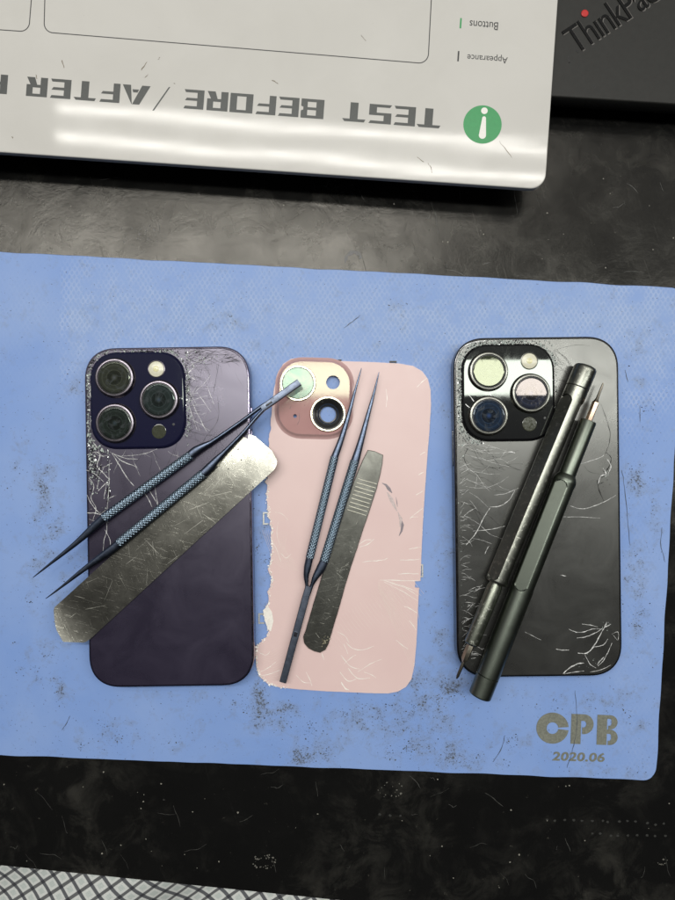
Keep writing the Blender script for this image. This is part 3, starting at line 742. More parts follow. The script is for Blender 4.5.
path_chips(g, PLQ[(169, 517)], lambda x, y: y > -14 and (x > 10 or y > 14 or x < -14), 520, z); path_chips(g, PLQ[(169, 517)], lambda x, y: x < -12, 260, z, 2.2, .8, .15, .9)
chips(g, 91, 458, 2.6, 14, 190, z, .12, .8); chips(g, 108, 480, 1.2, 18, 70, z, .1, .5); chips(g, 160, 351, 18, 1.6, 150, z+.1, .1, .6); chips(g, 187, 385, 1.4, 24, 170, z, .08, .5); chips(g, 97, 480, 4, 8, 60, z, .1, .5)
chips(g, 187, 430, 2, 10, 26, z, .1, .5); chips(g, 88, 400, 1.2, 26, 40, z, .1, .7); chips(g, 200, 360, 12, 2.5, 40, z, .1, .5); chips(g, 120, 351, 16, 1.5, 26, z, .1, .5); chips(g, 99, 512, 3, 4, 14, z, .1, .4)
chips(g, 181, 398, 1.6, 1.6, 10, zpA+.03, .15, .6)
M_shd = simple('dark_shard', (.02, .02, .025), .15, var=.5)
g.out('glass_shards', [M_shard, M_shd], backA)

# ---- right phone, graphite
rootB, backB, plaB, ztB, zpB, RB = phone('cracked graphite grey smartphone lying face down under two precision screwdrivers', (538, 507), .7,
    ('graphite_frosted_glass', (.012, .012, .0115), .255, (1., 1., .95)), ('black_steel_frame', (.10, .10, .10)), ('black_plateau_glass', (.006, .006, .007), .02, .5),
    (508.5, 392.5, 91, 95), [(489, 371), (489, 415.5), (531.5, 393)], (529.3, 361), (529.5, 424), (545, 418), ('lens_ring_grey', (.20, .20, .18)),
    [(.014, .018, .010, .95, 1, .72), (.008, .016, .032, .8, .9, 1), (.012, .016, .03, 1, .88, .82)])
CLIP = RB(1.3); g = G(); z = ztB+.03
for p, w, mi in (([(515, 490), (509, 500), (500, 506), (490, 507)], .28, 0), ([(494, 495), (504, 494), (514, 490), (519, 488)], .18, 0), ([(490, 508), (486, 514), (482, 521), (476, 533), (466, 545)], .28, 0), ([(464, 516), (470, 511), (476, 508)], .22, 0),
                 ([(473, 531), (486, 530), (497, 528), (505, 526)], .2, 0), ([(472, 538), (484, 541), (492, 544)], .12, 0), ([(485, 554), (487, 549), (489, 546)], .25, 0), ([(580, 464), (590, 461), (599, 458), (604, 455)], .18, 0), ([(570, 506), (582, 509), (594, 506), (606, 501), (616, 495)], .22, 0),
                 ([(563, 517), (580, 517), (600, 518)], .14, 0), ([(601, 404), (606, 418), (610, 432), (609, 444), (605, 454)], .18, 1), ([(606, 453), (611, 457), (610, 464), (607, 470), (604, 476), (600, 478), (598, 484), (604, 482)], .3, 1),
                 ([(597, 480), (599, 490), (604, 501)], .3, 1), ([(584, 466), (590, 472), (600, 474)], .1, 1), ([(554, 350), (566, 358), (574, 370)], .14, 1), ([(554, 350), (575, 345), (590, 346)], .1, 1),
                 ([(556, 349), (568, 362), (572, 372)], .1, 1), ([(504, 463), (512, 467), (521, 471)], .14, 1), ([(508, 452), (512, 452), (515, 453)], .4, 0),
                 ([(604, 628), (599, 637), (594, 646), (587, 653), (578, 653)], .42, 0), ([(603, 628), (595, 633), (585, 637), (577, 638)], .28, 0), ([(602, 629), (592, 629), (584, 632), (576, 632), (569, 629)], .26, 0), ([(582, 624), (590, 625), (598, 627)], .18, 0),
                 ([(608, 639), (603, 645), (594, 647)], .28, 0), ([(612, 643), (608, 652), (603, 661), (598, 666)], .24, 0), ([(584, 663), (577, 664), (568, 669), (563, 674)], .42, 0), ([(564, 674), (575, 672), (584, 671)], .26, 0), ([(556, 649), (562, 650), (569, 650)], .3, 0),
                 ([(604, 657), (600, 661), (597, 665)], .4, 0), ([(612, 634), (618, 632), (618, 640), (613, 635)], .16, 0), ([(585, 655), (590, 664), (596, 668)], .2, 0), ([(560, 575), (566, 576)], .22, 0), ([(525, 632), (533, 636), (541, 640)], .12, 0),
                 ([(598, 484), (601, 476), (606, 474), (603, 468)], .4, 0), ([(607, 459), (611, 466), (608, 474)], .3, 0), ([(462, 436), (468, 446), (464, 458), (470, 470)], .22, 1), ([(468, 438), (482, 446), (496, 448)], .16, 0),
                 ([(460, 350), (468, 344), (482, 341), (500, 343)], .3, 0), ([(458, 372), (460, 390), (458, 410), (461, 428)], .28, 1), ([(604, 628), (607, 622)], .3, 0), ([(604, 628), (611, 624)], .3, 0), ([(590, 672), (600, 670), (611, 665)], .2, 0)):
    ribbon(g, pl(p, z, 5, .14), w, z+R.uniform(0, .012), mi)
for k in range(62):
    t = R.random(); walk(g, 458+R.uniform(0, 4)+t*2, 440+t*210, R.uniform(-.95, .25), R.uniform(4, 16), .10, z, R.choice([0, 0, 1]), R.uniform(-.06, .06), .04, .8)
for k in range(30): walk(g, 460+R.uniform(0, 12), R.uniform(436, 520), R.uniform(.2, .9), R.uniform(14, 56), .09, z, R.choice([0, 1, 1]), R.uniform(-.006, .004), .02, .5)
for k in range(30): walk(g, R.uniform(462, 478), R.uniform(585, 660), R.uniform(-.8, .2), R.uniform(5, 14), .14, z, 0, .03, .06)
for k in range(14): walk(g, R.uniform(552, 556), R.uniform(350, 400), R.uniform(-.2, 1.1), R.uniform(8, 24), .08, z, 1, 0, .03)
g.out('glass_cracks', [M_crk, M_crkd], backB)
CLIP = RB(1.3); g = G(); path_chips(g, PLQ[(538, 507)], lambda x, y: x < -10 or y > 12, 560, z, .7); path_chips(g, PLQ[(538, 507)], lambda x, y: x < -12 or (y > 14 and x < 4), 300, z, 1.9, .8, .1, .6); path_chips(g, PLQ[(538, 507)], lambda x, y: x > 14, 90, z, .6, .3, .1, .35)
chips(g, 460, 395, 1.4, 30, 240, z, .08, .45); chips(g, 500, 343.5, 22, 1.5, 200, z+.1, .08, .5); chips(g, 462, 370, 2.2, 14, 50, z+.2, .1, .8); chips(g, 606, 470, 2, 9, 16, z, .1, .4)
chips(g, 606, 626, 3, 2.5, 16, z, .1, .35); chips(g, 590, 663, 8, 4, 22, z, .1, .3); chips(g, 461, 500, 1.4, 60, 60, z, .08, .35); chips(g, 463, 435, 2, 8, 26, z, .1, .55); chips(g, 553, 371, 1.6, 16, 30, z, .1, .4)
chips(g, 469, 620, 4, 20, 40, z, .06, .3, (0,))
g.out('glass_shards', [M_shard, M_shd], backB)
g = G(); z2 = zpB+.03
for p, w in (([(508, 369), (514, 378), (516, 384)], .12), ([(468, 394), (474, 401), (478, 406)], .3), ([(488, 392), (493, 398)], .3), ([(541, 375), (549, 378), (553, 380)], .35), ([(465, 404), (470, 408)], .3)):
    ribbon(g, pl(p, z2, 4, .2), w, z2)
g.out('plateau_cracks', M_crk, plaB)

CLIP = None
# ================================================================== PINK BACK PANEL
ZQ = ZM+.15; ZQT = ZQ+.75
pink = thing('pink_phone_back_panel', 'chipped pale pink phone back glass without a phone, lying between the two phones', 'phone back panel', P(345, 525, ZQ))
M_pink, nt, b = nodes('pale_pink_glass'); co = objco(nt)
nt.links.new(ramp(nt, noi(nt, co, .03, 3, .5), [(.3, (.655, .485, .465)), (.7, (.69, .525, .50))]), b.inputs['Base Color'])
nt.links.new(ramp(nt, noi(nt, co, .3, 4), [(.3, .28), (.7, .36)]), b.inputs['Roughness']); b.inputs['Coat Weight'].default_value = .0
b.inputs['Specular IOR Level'].default_value = .3
rip = nt.nodes.new('ShaderNodeTexWave'); rip.inputs['Scale'].default_value = .9; rip.inputs['Distortion'].default_value = 5; rip.inputs['Detail'].default_value = 2; rip.inputs['Detail Scale'].default_value = .2
nt.links.new(objco(nt, 1000., -.7), rip.inputs[0]); bump(nt, b, rip.outputs['Fac'], .00003, .25)
out = [(300, 357.5), (320, 359), (340, 361), (370, 362), (400, 363.5), (413, 366), (422, 371), (428, 379), (430.6, 390), (431, 405), (429.5, 430), (427.5, 455), (425, 490), (422.5, 530), (421.3, 560), (420.4, 581),
       (415, 581), (415, 587.5), (419, 588), (418.4, 600), (417.4, 625), (416.3, 645), (414.5, 665), (411.5, 679), (406, 687), (398, 691.5), (388, 693.6), (368, 693), (330, 691.5), (300, 689.5), (280, 687.5),
       (268, 684), (260, 677), (256.5, 668), (255.5, 655), (256.5, 646), (262, 641), (266.5, 637), (269, 631), (266.5, 625), (264.5, 618), (263.5, 610), (266.5, 606), (269, 598), (267.8, 592), (270, 587), (271, 577), (269, 569), (271, 560),
       (271.5, 545), (270.6, 530), (268.5, 515), (266.6, 500), (266.6, 485), (268, 465), (269.5, 440), (271.5, 415), (273.5, 392), (277, 375), (283, 364), (291, 358.8)]
def densify(pts, step=3., jag=0.25):
    o = []
    for i in range(len(pts)):
        a_, b_ = pts[i], pts[(i+1) % len(pts)]; d = math.hypot(b_[0]-a_[0], b_[1]-a_[1]); n = max(1, int(d/step))
        left = (a_[0] < 275 and a_[1] > 430 and a_[1] < 650)
        for k in range(n):
            t = k/n; j = .55 if left else .06
            o.append((a_[0]*(1-t)+b_[0]*t+R.gauss(0, j), a_[1]*(1-t)+b_[1]*t+R.gauss(0, j)))
    return o
outd = ccw([P(x, y, ZQT)[:2] for x, y in densify(out)])
ZBU = ZQT+1.7                                   # top of the camera bump
fh = P(333, 382.3, ZBU); l2 = P(328, 414, ZBU); l1 = P(298, 383, ZBU+.9); mh = P(295, 416, ZBU)
hole_f = circ(fh[0], fh[1], 3.05, 32); hole_2 = circ(l2[0], l2[1], 3.9, 40); hole_2b = circ(l2[0], l2[1], 6.85, 48); hole_m = circ(mh[0], mh[1], .85, 14)
g = G(); plate(g, outd, [hole_f, hole_2, hole_m], ZQ, ZQT)
pbase = g.out('back_glass', M_pink, pink)
M_bump, nt, b = nodes('rose_bump_glass'); b.inputs['Specular IOR Level'].default_value = .36; b.inputs['Specular Tint'].default_value = (.90, 1, .72, 1); co = objco(nt)
nt.links.new(ramp(nt, noi(nt, co, .1, 3), [(.3, (.38, .21, .205)), (.7, (.42, .24, .23))]), b.inputs['Base Color'])
b.inputs['Roughness'].default_value = .06
M_bumps = simple('rose_bump_side', (.46, .29, .28), .22, var=.05)
bc = P(314.3, 398.0, ZBU); bw_, bh_ = 70*K(ZBU), 72.5*K(ZBU); ba = -math.radians(1.5)
def BQ(i): return rr(bc[0], bc[1], bw_-2*i, bh_-2*i, 10.2-i, ba, 10, 2.1)
g = G()
# fillet up to the bump, then the plate with holes
g.loft([lift(BQ(-2.1), ZQT+.02), lift(BQ(-1.4), ZQT+.16), lift(BQ(-.8), ZQT+.6), lift(BQ(-.45), ZBU-.45), lift(BQ(-.2), ZBU-.14), lift(BQ(0), ZBU)], False, False, mi=1)
plate(g, ccw(BQ(0)), [hole_f, hole_2b, hole_m], ZBU-.35, ZBU)
bumpo = g.out('camera_bump', [M_bump, M_bumps], pink, smooth=True, auto=35)
M_gold = metal('cream_gold_ring', (.80, .77, .56), .25, .1, gr=.05)
g = G(); zr = ZBU+1.0
revolve(g, l1[0], l1[1], [(8.0, ZBU-.02), (7.9, zr-.15), (7.7, zr), (7.15, zr), (7.0, zr-.15)], 60, cap1=False); ring1 = g.out('lens_ring', M_gold, bumpo, smooth=True, auto=35)
M_mint, nt, b = nodes('coated_lens_cover'); b.inputs['Base Color'].default_value = (.30, .36, .30, 1); b.inputs['Roughness'].default_value = .10; b.inputs['Specular IOR Level'].default_value = .35; b.inputs['Specular Tint'].default_value = (.75, 1, .75, 1)
nt.links.new(ramp(nt, noi(nt, objco(nt), .09, 4, .6, 1.2), [(.38, (.24, .36, .30)), (.5, (.32, .36, .31)), (.62, (.40, .33, .33))]), b.inputs['Base Color'])  # mint-to-pink coating sheen painted into the base colour
g = G(); revolve(g, l1[0], l1[1], [(7.0, zr-.28), (6.6, zr-.2)], 60); g.out('lens_cover', M_mint, ring1, smooth=True, auto=35)
g = G(); revolve(g, l2[0], l2[1], [(7.9, ZBU-.02), (7.8, zr-.15), (7.6, zr), (7.05, zr), (6.9, zr-.2)], 60, cap1=False); ring2 = g.out('lens_ring', M_gold, bumpo, smooth=True, auto=35)
M_tub = simple('black_lens_tube', (.012, .012, .012), .3, var=.6, sc_=2.)
g = G(); revolve(g, l2[0], l2[1], [(6.9, zr-.22), (6.2, zr-.3), (5.6, ZBU+.2), (4.6, ZBU-.2), (4.0, ZQT+.3), (3.5, ZQT+.2), (3.5, ZQ+.02)], 60, cap1=False); g.out('lens_tube', M_tub, ring2, smooth=True, auto=35)
g = G(); chips(g, 328, 414, 5.5, 5.5, 30, ZBU+.35, .05, .22, (0,)); g.out('glue_crumbs', M_shard, ring2)
g = G()
for p in ([(299, 413), (299.5, 420), (297, 425)], [(291, 406), (290, 409)], [(304, 405), (305, 405.6)]): ribbon(g, pl(p, ZBU, 5, .1), .3, ZBU+.03)
g.out('bump_scratches', simple('brown_scratch', (.2, .1, .1), .4), bumpo)
# cracks
M_pcrk = simple('pale_crack', (.80, .76, .70), .3, var=.1)
M_pfine = simple('faint_crack', (.70, .575, .53), .3, var=.05)
z = ZQT+.03; g = G()
for p, w in (([(360, 547), (368, 544), (374, 539)], .3), ([(358, 545), (366, 540), (372, 540)], .22), ([(362, 562), (372, 561), (383, 560), (388, 558)], .28), ([(380, 580), (400, 580.5), (419, 581)], .32), ([(382, 580), (400, 585), (418, 592)], .22), ([(384, 582), (402, 591), (418, 601)], .18),
             ([(390, 583), (405, 588), (418, 596)], .2), ([(404, 606), (411, 609), (417, 613)], .32), ([(409, 621), (413, 625), (416, 630)], .26), ([(396, 640), (402, 645), (408, 649)], .26), ([(409, 549), (415, 548), (421, 547)], .26), ([(400, 560), (410, 560), (420, 559)], .3), ([(398, 574), (408, 573.5), (419, 574)], .3),
             ([(418, 517), (412, 517), (410, 519)], .2), ([(386, 389), (387, 398), (386, 407)], .2), ([(417, 387), (422, 382), (427, 378)], .22), ([(420, 455), (425, 452)], .26), ([(418, 475), (424, 472)], .26), ([(416, 495), (423, 491)], .26), ([(410, 518), (423, 508)], .22),
             ([(346, 642), (352, 648), (362, 650), (374, 646)], .28), ([(341, 655), (350, 666), (360, 669)], .28), ([(348, 668), (357, 678), (370, 678)], .3), ([(340, 672), (348, 681), (356, 679)], .3), ([(341, 682), (345, 688), (349, 690)], .5), ([(364, 672), (372, 675), (376, 678)], .22),
             ([(358, 672), (370, 664), (382, 659)], .2), ([(296, 675), (303, 682), (311, 683)], .22), ([(306, 672), (310, 680), (312, 686)], .22), ([(322, 653), (324, 660)], .22), ([(260, 672), (268, 668), (276, 662)], .24), ([(258, 676), (270, 674), (280, 670)], .24), ([(258, 652), (266, 655), (270, 651)], .2),
             ([(281, 553), (286, 558), (291, 554)], .2), ([(272, 540), (277, 550), (281, 562)], .16), ([(344, 664), (352, 657), (356, 655)], .2), ([(275, 512), (282, 514), (288, 520)], .14), ([(278, 522), (277, 535), (280, 545)], .12),
             ([(338, 632), (345, 636), (349, 643)], .2), ([(344, 644), (348, 654)], .2)):
    ribbon(g, pl(p, z, 5, .14), w, z+R.uniform(0, .01), 0)
for k in range(30):                                 # fine parallel ripples
    x = 330+k*2.9; y = 652-k*2.0
    ribbon(g, pl([(x-8, y-24), (x, y-12), (x+10, y)], z, 5, .04), .12, z, 1)
for k in range(20):
    ribbon(g, pl([(378, 580+k*.4), (395, 584+k*2.4), (416, 590+k*4.6)], z, 6, .04), .10, z+.005, 1)
for k in range(14):
    r_ = 9+k*2.2; ribbon(g, pl([(296-r_*.9, 530), (288-r_*.3, 545+r_*.5), (292+r_*.2, 556+r_*.4)], z, 6, .05), .11, z+.004, 1)
for k in range(14):
    x = 258+k*.6; y = 650+k*2.2; ribbon(g, pl([(x, y), (x+12, y+2), (x+24, y-6)], z, 5, .06), .12, z+.004, 1)
for k in range(10):
    x = 372+k*4; y = 592; ribbon(g, pl([(x, y), (x+9, y+16), (x+12, y+34)], z, 5, .05), .08, z+.006, 1)
g.out('glass_cracks', [M_pcrk, M_pfine], pbase)
g = G()
rim_ = [p for p in outd]
path_chips(g, ccw(rim_), lambda x, y: x < -25 and y < 28, 420, ZQT, -.35, .35, .12, .6, (0,))
path_chips(g, ccw(rim_), lambda x, y: x > 20, 120, ZQT-.1, -.2, .12, .06, .28, (0,))
g.out('chipped_rim', M_pcrk, pbase)
# magnet residue arc
g = G(); M_resi = simple('grey_residue', (.20, .17, .19), .5, var=.3); M_resl = simple('pale_residue', (.50, .41, .40), .5, var=.25, sc_=1.)
def fat(pts, ws, mi):
    q = [P(x, y, z)[:2] for x, y in pts]; L = []; r_ = []
    for i in range(len(q)):
        a_ = q[max(0, i-1)]; b_ = q[min(len(q)-1, i+1)]; dx, dy = b_[0]-a_[0], b_[1]-a_[1]; d = math.hypot(dx, dy)
        L.append((q[i][0]-dy/d*ws[i]/2, q[i][1]+dx/d*ws[i]/2, z+.012+mi*.004)); r_.append((q[i][0]+dy/d*ws[i]/2, q[i][1]-dx/d*ws[i]/2, z+.012+mi*.004))
    n = len(q); g.add(L+r_, [(i, n+i, n+i+1, i+1) for i in range(n-1)], mi)
fat([(382, 483), (386, 485), (389, 489), (392, 493)], [.2, 1.0, 1.5, .3], 0)
fat([(398, 512), (400, 518), (402.5, 525), (401.5, 531), (399, 536)], [.2, .9, 1.3, .9, .2], 0)
fat([(387, 492), (391, 499), (394, 505), (397, 511)], [.3, 1.7, 1.3, .4], 1); fat([(396, 497), (397, 503), (397.5, 507)], [.1, .4, .1], 0); fat([(398, 512), (401, 519), (400, 527)], [.1, 1.4, .4], 1)
g.out('glue_residue', [M_resi, M_resl], pbase)
# chipped flake and brackets
g = G(); q = ccw([P(x, y, ZQT)[:2] for x, y in ((263, 610), (268, 606), (272, 612), (273.5, 621), (271, 631), (268, 629), (265, 621))])
g.loft([lift(q, ZQT+.03), lift([(x*1., y) for x, y in q], ZQT+.22)]); g.out('glass_flake', M_pcrk, pbase)
M_clip = simple('bright_clip_metal', (.62, .62, .58), .3, metal=.5)
def clip(px, py, w, h, side, m=M_clip):
    g = G(); z0 = ZQ+.05; t = 1.4
    def bx(a_, b_, c_, d_): 
        q = ccw([P(x, y, z0)[:2] for x, y in ((a_, b_), (c_, b_), (c_, d_), (a_, d_))]); g.prism(q, z0, z0+.55)
    bx(px, py, px+w, py+t); bx(px, py+h-t, px+w, py+h)
    if side < 0: bx(px, py+t, px+t, py+h-t)
    else: bx(px+w-t, py+t, px+w, py+h-t)
    g.out('metal_clip', m, pink)
clip(263, 512, 5.5, 12.5, -1); clip(258.5, 613, 6, 10.5, -1); clip(418.5, 564, 4.5, 13, 1)
clip(389.5, 361, 7, 3.6, -1, simple('dark_clip', (.03, .03, .03), .5)); clip(338, 359.6, 3.5, 2.4, -1, simple('dark_clip_small', (.03, .03, .03), .5))

# ================================================================== TWEEZERS
M_tw = metal('blued_steel', (.12, .14, .185), .36, .25, gr=.25)
M_twd = metal('dark_blued_steel', (.085, .105, .15), .30, .25, gr=.25)
M_kn = metal('knurled_titanium', (.23, .30, .37), .33, .15, gr=.15)
def sweep(g, path, mi=0, n=10, pw=2.6):
    """path: list of (x,y,z,half_width,half_height) mm; superelliptic sections"""
    rings = []
    for i, (x, y, z, a_, b_) in enumerate(path):
        p0 = path[max(0, i-1)]; p1 = path[min(len(path)-1, i+1)]
        d = Vector((p1[0]-p0[0], p1[1]-p0[1], p1[2]-p0[2])).normalized()
        side = Vector((-d.y, d.x, 0)).normalized(); up = d.cross(side)*-1 if d.cross(side).z < 0 else d.cross(side)
        ring = []
        for k in range(n):
            t = 2*PI*k/n+PI/n; ct, st = math.cos(t), math.sin(t)
            u = math.copysign(abs(ct)**(2/pw), ct)*a_; v = math.copysign(abs(st)**(2/pw), st)*b_
            q = Vector((x, y, z))+side*u+up*v; ring.append(tuple(q))
        rings.append(ring)
    g.loft(rings, mi=mi)
def px_path(pts, z, sub=5):
    """pts: (px,py,half width px,half height mm[,z]) smooth"""
    o = []
    n = len(pts)
    for i in range(n-1):
        A = [pts[max(0, i-1)], pts[i], pts[i+1], pts[min(n-1, i+2)]]
        for k in range(sub if i < n-2 else sub+1):
            t = k/sub
            px, py = [0.5*(2*A[1][c]+(-A[0][c]+A[2][c])*t+(2*A[0][c]-5*A[1][c]+4*A[2][c]-A[3][c])*t*t+(-A[0][c]+3*A[1][c]-3*A[2][c]+A[3][c])*t**3) for c in (0, 1)]
            hw = A[1][2]*(1-t)+A[2][2]*t; hh = A[1][3]*(1-t)+A[2][3]*t; zz = A[1][4]*(1-t)+A[2][4]*t if len(A[1]) > 4 else z
            x, y, _ = P(px, py, zz); o.append((x, y, zz, hw*K(zz), hh))
    return o
def knurl(name, a_, b_, r_px, z, parent, pitch=1.5, starts=8, diamond=True, za=None, zb=None):
    za = z if za is None else za; zb = z if zb is None else zb
    A = Vector(P(*a_, za)); B = Vector(P(*b_, zb)); ax = (B-A); L = ax.length; ax.normalize()
    side = Vector((-ax.y, ax.x, 0)).normalized(); up = side.cross(ax); up = up if up.z > 0 else -up
    r = r_px*K(z); nl = int(L/.11); nc = 112; rings = []
    for i in range(nl+1):
        s = L*i/nl; env = min(1, s/.5, (L-s)/.5)*.35+.65; ring = []
        for k in range(nc):
            t = 2*PI*k/nc
            h1 = abs(math.sin(starts*t/2*1+PI*s/pitch)); h2 = abs(math.sin(starts*t/2-PI*s/pitch))
            h = min(h1, h2) if diamond else h1
            rr_ = (r*(.86+.16*min(1, h*1.25)))*env
            ring.append(tuple(A+ax*s+side*rr_*math.cos(t)+up*rr_*math.sin(t)))
        rings.append(ring)
    g = G(); g.loft(rings); return g.out(name, M_kn, parent, smooth=True)
def tweezers(label, z, arms, bar, slot, grp, org):
    root = thing('tweezers', label, 'tweezers', org, grp)
    for tip, kn, shank in arms:
        g = G(); sweep(g, px_path(tip, z)+px_path(shank, z), pw=2.5, n=16)
        arm = g.out('arm', M_twd, root, smooth=True, auto=40)
        knurl('knurled_grip', kn[0], kn[1], kn[2], z, arm, za=kn[3] if len(kn) > 3 else None, zb=kn[4] if len(kn) > 4 else None)
    g = G(); sweep(g, px_path(bar, z, 3), pw=6, n=16); b0 = g.out('joined_end', M_tw, root, smooth=True, auto=30)
    g = G()
    for s in slot:
        sweep(g, px_path(s, z, 2), pw=5, n=10)
    g.out('slot', M_shd, b0)
    return root
zt1 = ztA+2.8
tweezers('blued steel tweezers with knurled grips lying across the purple phone', zt1,
    [([(33, 577.5, .35, .15), (50, 564, 1.3, .5), (75, 544, 2.6, .9), (95, 526, 4.2, 1.4), (106, 516, 4.4, 1.7)], ((103, 518.5), (191.5, 454.5), 4.7), [(188, 457, 4.2, 1.6), (196, 450.5, 4.4, 1.5), (205, 445.5, 3.3, 1.4), (214, 440.5, 2.2, 1.3), (240, 422.5, 1.9, 1.3), (262, 406.2, 1.9, 1.3), (270, 401.5, 1.6, 1.2)]),
     ([(46, 598.5, .35, .15), (62, 586.5, 1.2, .5), (85, 568.5, 2.5, .9), (108, 552, 4.2, 1.4), (122, 541, 4.5, 1.7)], ((118, 544), (204, 473), 4.8), [(201, 475.5, 4.2, 1.6), (210, 467, 4.4, 1.5), (217, 459.5, 3.5, 1.4), (226, 450.5, 2.2, 1.3), (244, 432, 1.9, 1.3), (260, 413.5, 1.9, 1.3), (270, 404.5, 1.6, 1.2)])],
    [(262, 408.8, 3.4, 1.5), (272, 401.8, 3.5, 1.5), (288, 390.4, 3.6, 1.5), (299.5, 382.3, 3.7, 1.5)],
    [[(266, 405.8, 1.0, .3, zt1+1.5), (272, 401.6, 1.0, .3, zt1+1.5)]], 'knurled tweezers', P(165, 480, ztA))
za, zb2 = ZQT+3.0, ZQT+3.0
tweezers('blued steel tweezers with knurled grips lying points up on the pink panel', za,
    [([(361.5, 368, .3, .15), (355, 391, 1.3, .5), (347.5, 419, 2.2, .9), (341, 440, 3.0, 1.3), (335, 456, 3.8, 1.6)], ((334.8, 456), (309.4, 559), 4.2), [(310, 556, 3.8, 1.5), (307.6, 567, 3.7, 1.5), (306.2, 576, 2.7, 1.4), (306.6, 585, 1.6, 1.2), (306.0, 594, 1.6, 1.2)]),
     ([(379, 372, .3, .15), (374.5, 391, 1.2, .5), (368, 415, 2.2, .9), (361, 441, 3.2, 1.3), (356, 458, 4.2, 1.6)], ((355.2, 460), (323.8, 562), 4.6), [(324.8, 559, 4.2, 1.5), (321.0, 568, 4.6, 1.5), (315.5, 577, 3.2, 1.4), (312.0, 585, 1.8, 1.2), (308.8, 595, 1.6, 1.2)])],
    [(308.9, 586, 3.4, 1.5), (305, 600, 3.7, 1.5), (295.3, 636, 3.7, 1.5), (283, 681.5, 3.5, 1.5)],
    [[(296.2, 632, 1.8, .35, za+1.5), (295.0, 636.5, 1.8, .35, za+1.5)]], 'knurled tweezers', P(325, 520, ZQT))

# ================================================================== STEEL BLADE ON THE PURPLE PHONE
def blade_mat(name, base, rough, rot, tip):
    m, nt, b = nodes(name); co = objco(nt)
    s1 = ramp(nt, noi(nt, objco(nt, (160., 1900., 300.), rot+1.0), 1., 3, .6, .8), [(.60, 0.), (.68, 1.)])
    s2 = ramp(nt, noi(nt, objco(nt, (120., 1700., 300.), rot+1.9), 1., 3, .6, .9), [(.62, 0.), (.70, 1.)])
    bl = ramp(nt, noi(nt, co, .10, 6, .7, .4), [(.35, 0.), (.7, 1.)]); fi = noi(nt, co, 1.6, 5, .75)
    c = mix(nt, bl, base, tuple(x*.5 for x in base))
    c = mix(nt, mth(nt, 'MULTIPLY', ramp(nt, fi, [(.6, 0.), (.75, 1.)]), .45), c, (.10, .09, .05))
    nt.links.new(c, b.inputs['Base Color']); b.inputs['Metallic'].default_value = 1.
    rg = mth(nt, 'ADD', mth(nt, 'ADD', mth(nt, 'MULTIPLY', s1, .045), mth(nt, 'MULTIPLY', s2, .04)), mth(nt, 'ADD', mth(nt, 'MULTIPLY', fi, .12), rough-.06))
    nt.links.new(rg, b.inputs['Roughness'])
    bump(nt, b, mth(nt, 'ADD', mth(nt, 'ADD', s1, s2), mth(nt, 'MULTIPLY', fi, .5)), .000012, .5)
    return m
zb = ztA+.12
blade = thing('steel_pry_blade', 'wide flat scratched steel blade lying diagonally over the purple phone', 'pry tool', P(165, 540, ztA))
O = Vector((P(54.5, 607.5, zb)[0], P(54.5, 607.5, zb)[1])); E1 = Vector(P(238, 440.5, zb)[:2])-O; Lb = E1.length; e1 = E1/Lb; e2 = Vector((e1.y, -e1.x))
def tow(px, py): v = Vector(P(px, py, zb)[:2])-O; return (v.dot(e1), v.dot(e2))
ol = [(54.5, 607.5), (56.5, 622), (60, 634), (65.5, 640.5), (86, 642), (92, 637.5)]
ur = [(262, 481), (269, 474.5), (274.5, 469.5), (277, 464), (276.8, 457.5), (272, 451), (263, 442.5), (257, 437.3), (251.5, 434.4), (245, 435.5), (238, 440.5)]
# column-wise mesh: for stations along e1 find lower/upper limits of the outline
poly = [tow(*p) for p in ol+ur]
def limits(s):
    ys = []
    for i in range(len(poly)):
        a_, b_ = poly[i], poly[(i+1) % len(poly)]
        if (a_[0]-s)*(b_[0]-s) <= 0 and a_[0] != b_[0]: t = (s-a_[0])/(b_[0]-a_[0]); ys.append(a_[1]+t*(b_[1]-a_[1]))
    return (min(ys), max(ys)) if ys else (0, 0)
smin, smax = min(p[0] for p in poly), max(p[0] for p in poly)
def bz(s):                                        # right end droops, left end turns up, shaped to catch lamp light
    d = 0
    s1_ = smax-27
    if s > s1_: d -= (s-s1_)**2*.0012
    s2_ = smin+15
    if s < s2_: d += (s2_-s)**2*.0075
    return d
ns, nw = 110, 14; V = []
for i in range(ns+1):
    s = smin+.02+(smax-smin-.04)*i/ns; lo, hi = limits(s)
    for k in range(nw+1):
        y = lo+(hi-lo)*k/nw; q = O+e1*s+e2*y; V.append((q.x, q.y, zb+.5+bz(s)+.06*math.sin(y*.3+s*.05)))
nT = len(V); Fb = []
for i in range(ns):
    for k in range(nw):
        a_ = i*(nw+1)+k; Fb.append((a_, a_+nw+1, a_+nw+2, a_+1)); Fb.append((nT+a_, nT+a_+1, nT+a_+nw+2, nT+a_+nw+1))
V += [(x, y, z_-.45) for x, y, z_ in V]
def wall(ids):
    for i in range(len(ids)-1): Fb.append((ids[i], ids[i+1], nT+ids[i+1], nT+ids[i]))
wall([i*(nw+1) for i in range(ns+1)]); wall([i*(nw+1)+nw for i in range(ns, -1, -1)]); wall(list(range(nw, -1, -1))); wall([ns*(nw+1)+k for k in range(nw+1)])
M_bl = blade_mat('scratched_spring_steel', (.37, .36, .315), .24, -math.radians(42), None)
bo = mesh('blade_body', V, Fb, M_bl, blade, smooth=True, auto=40)
g = G(); M_bs = simple('bright_scratch', (.55, .54, .48), .35, metal=.8)
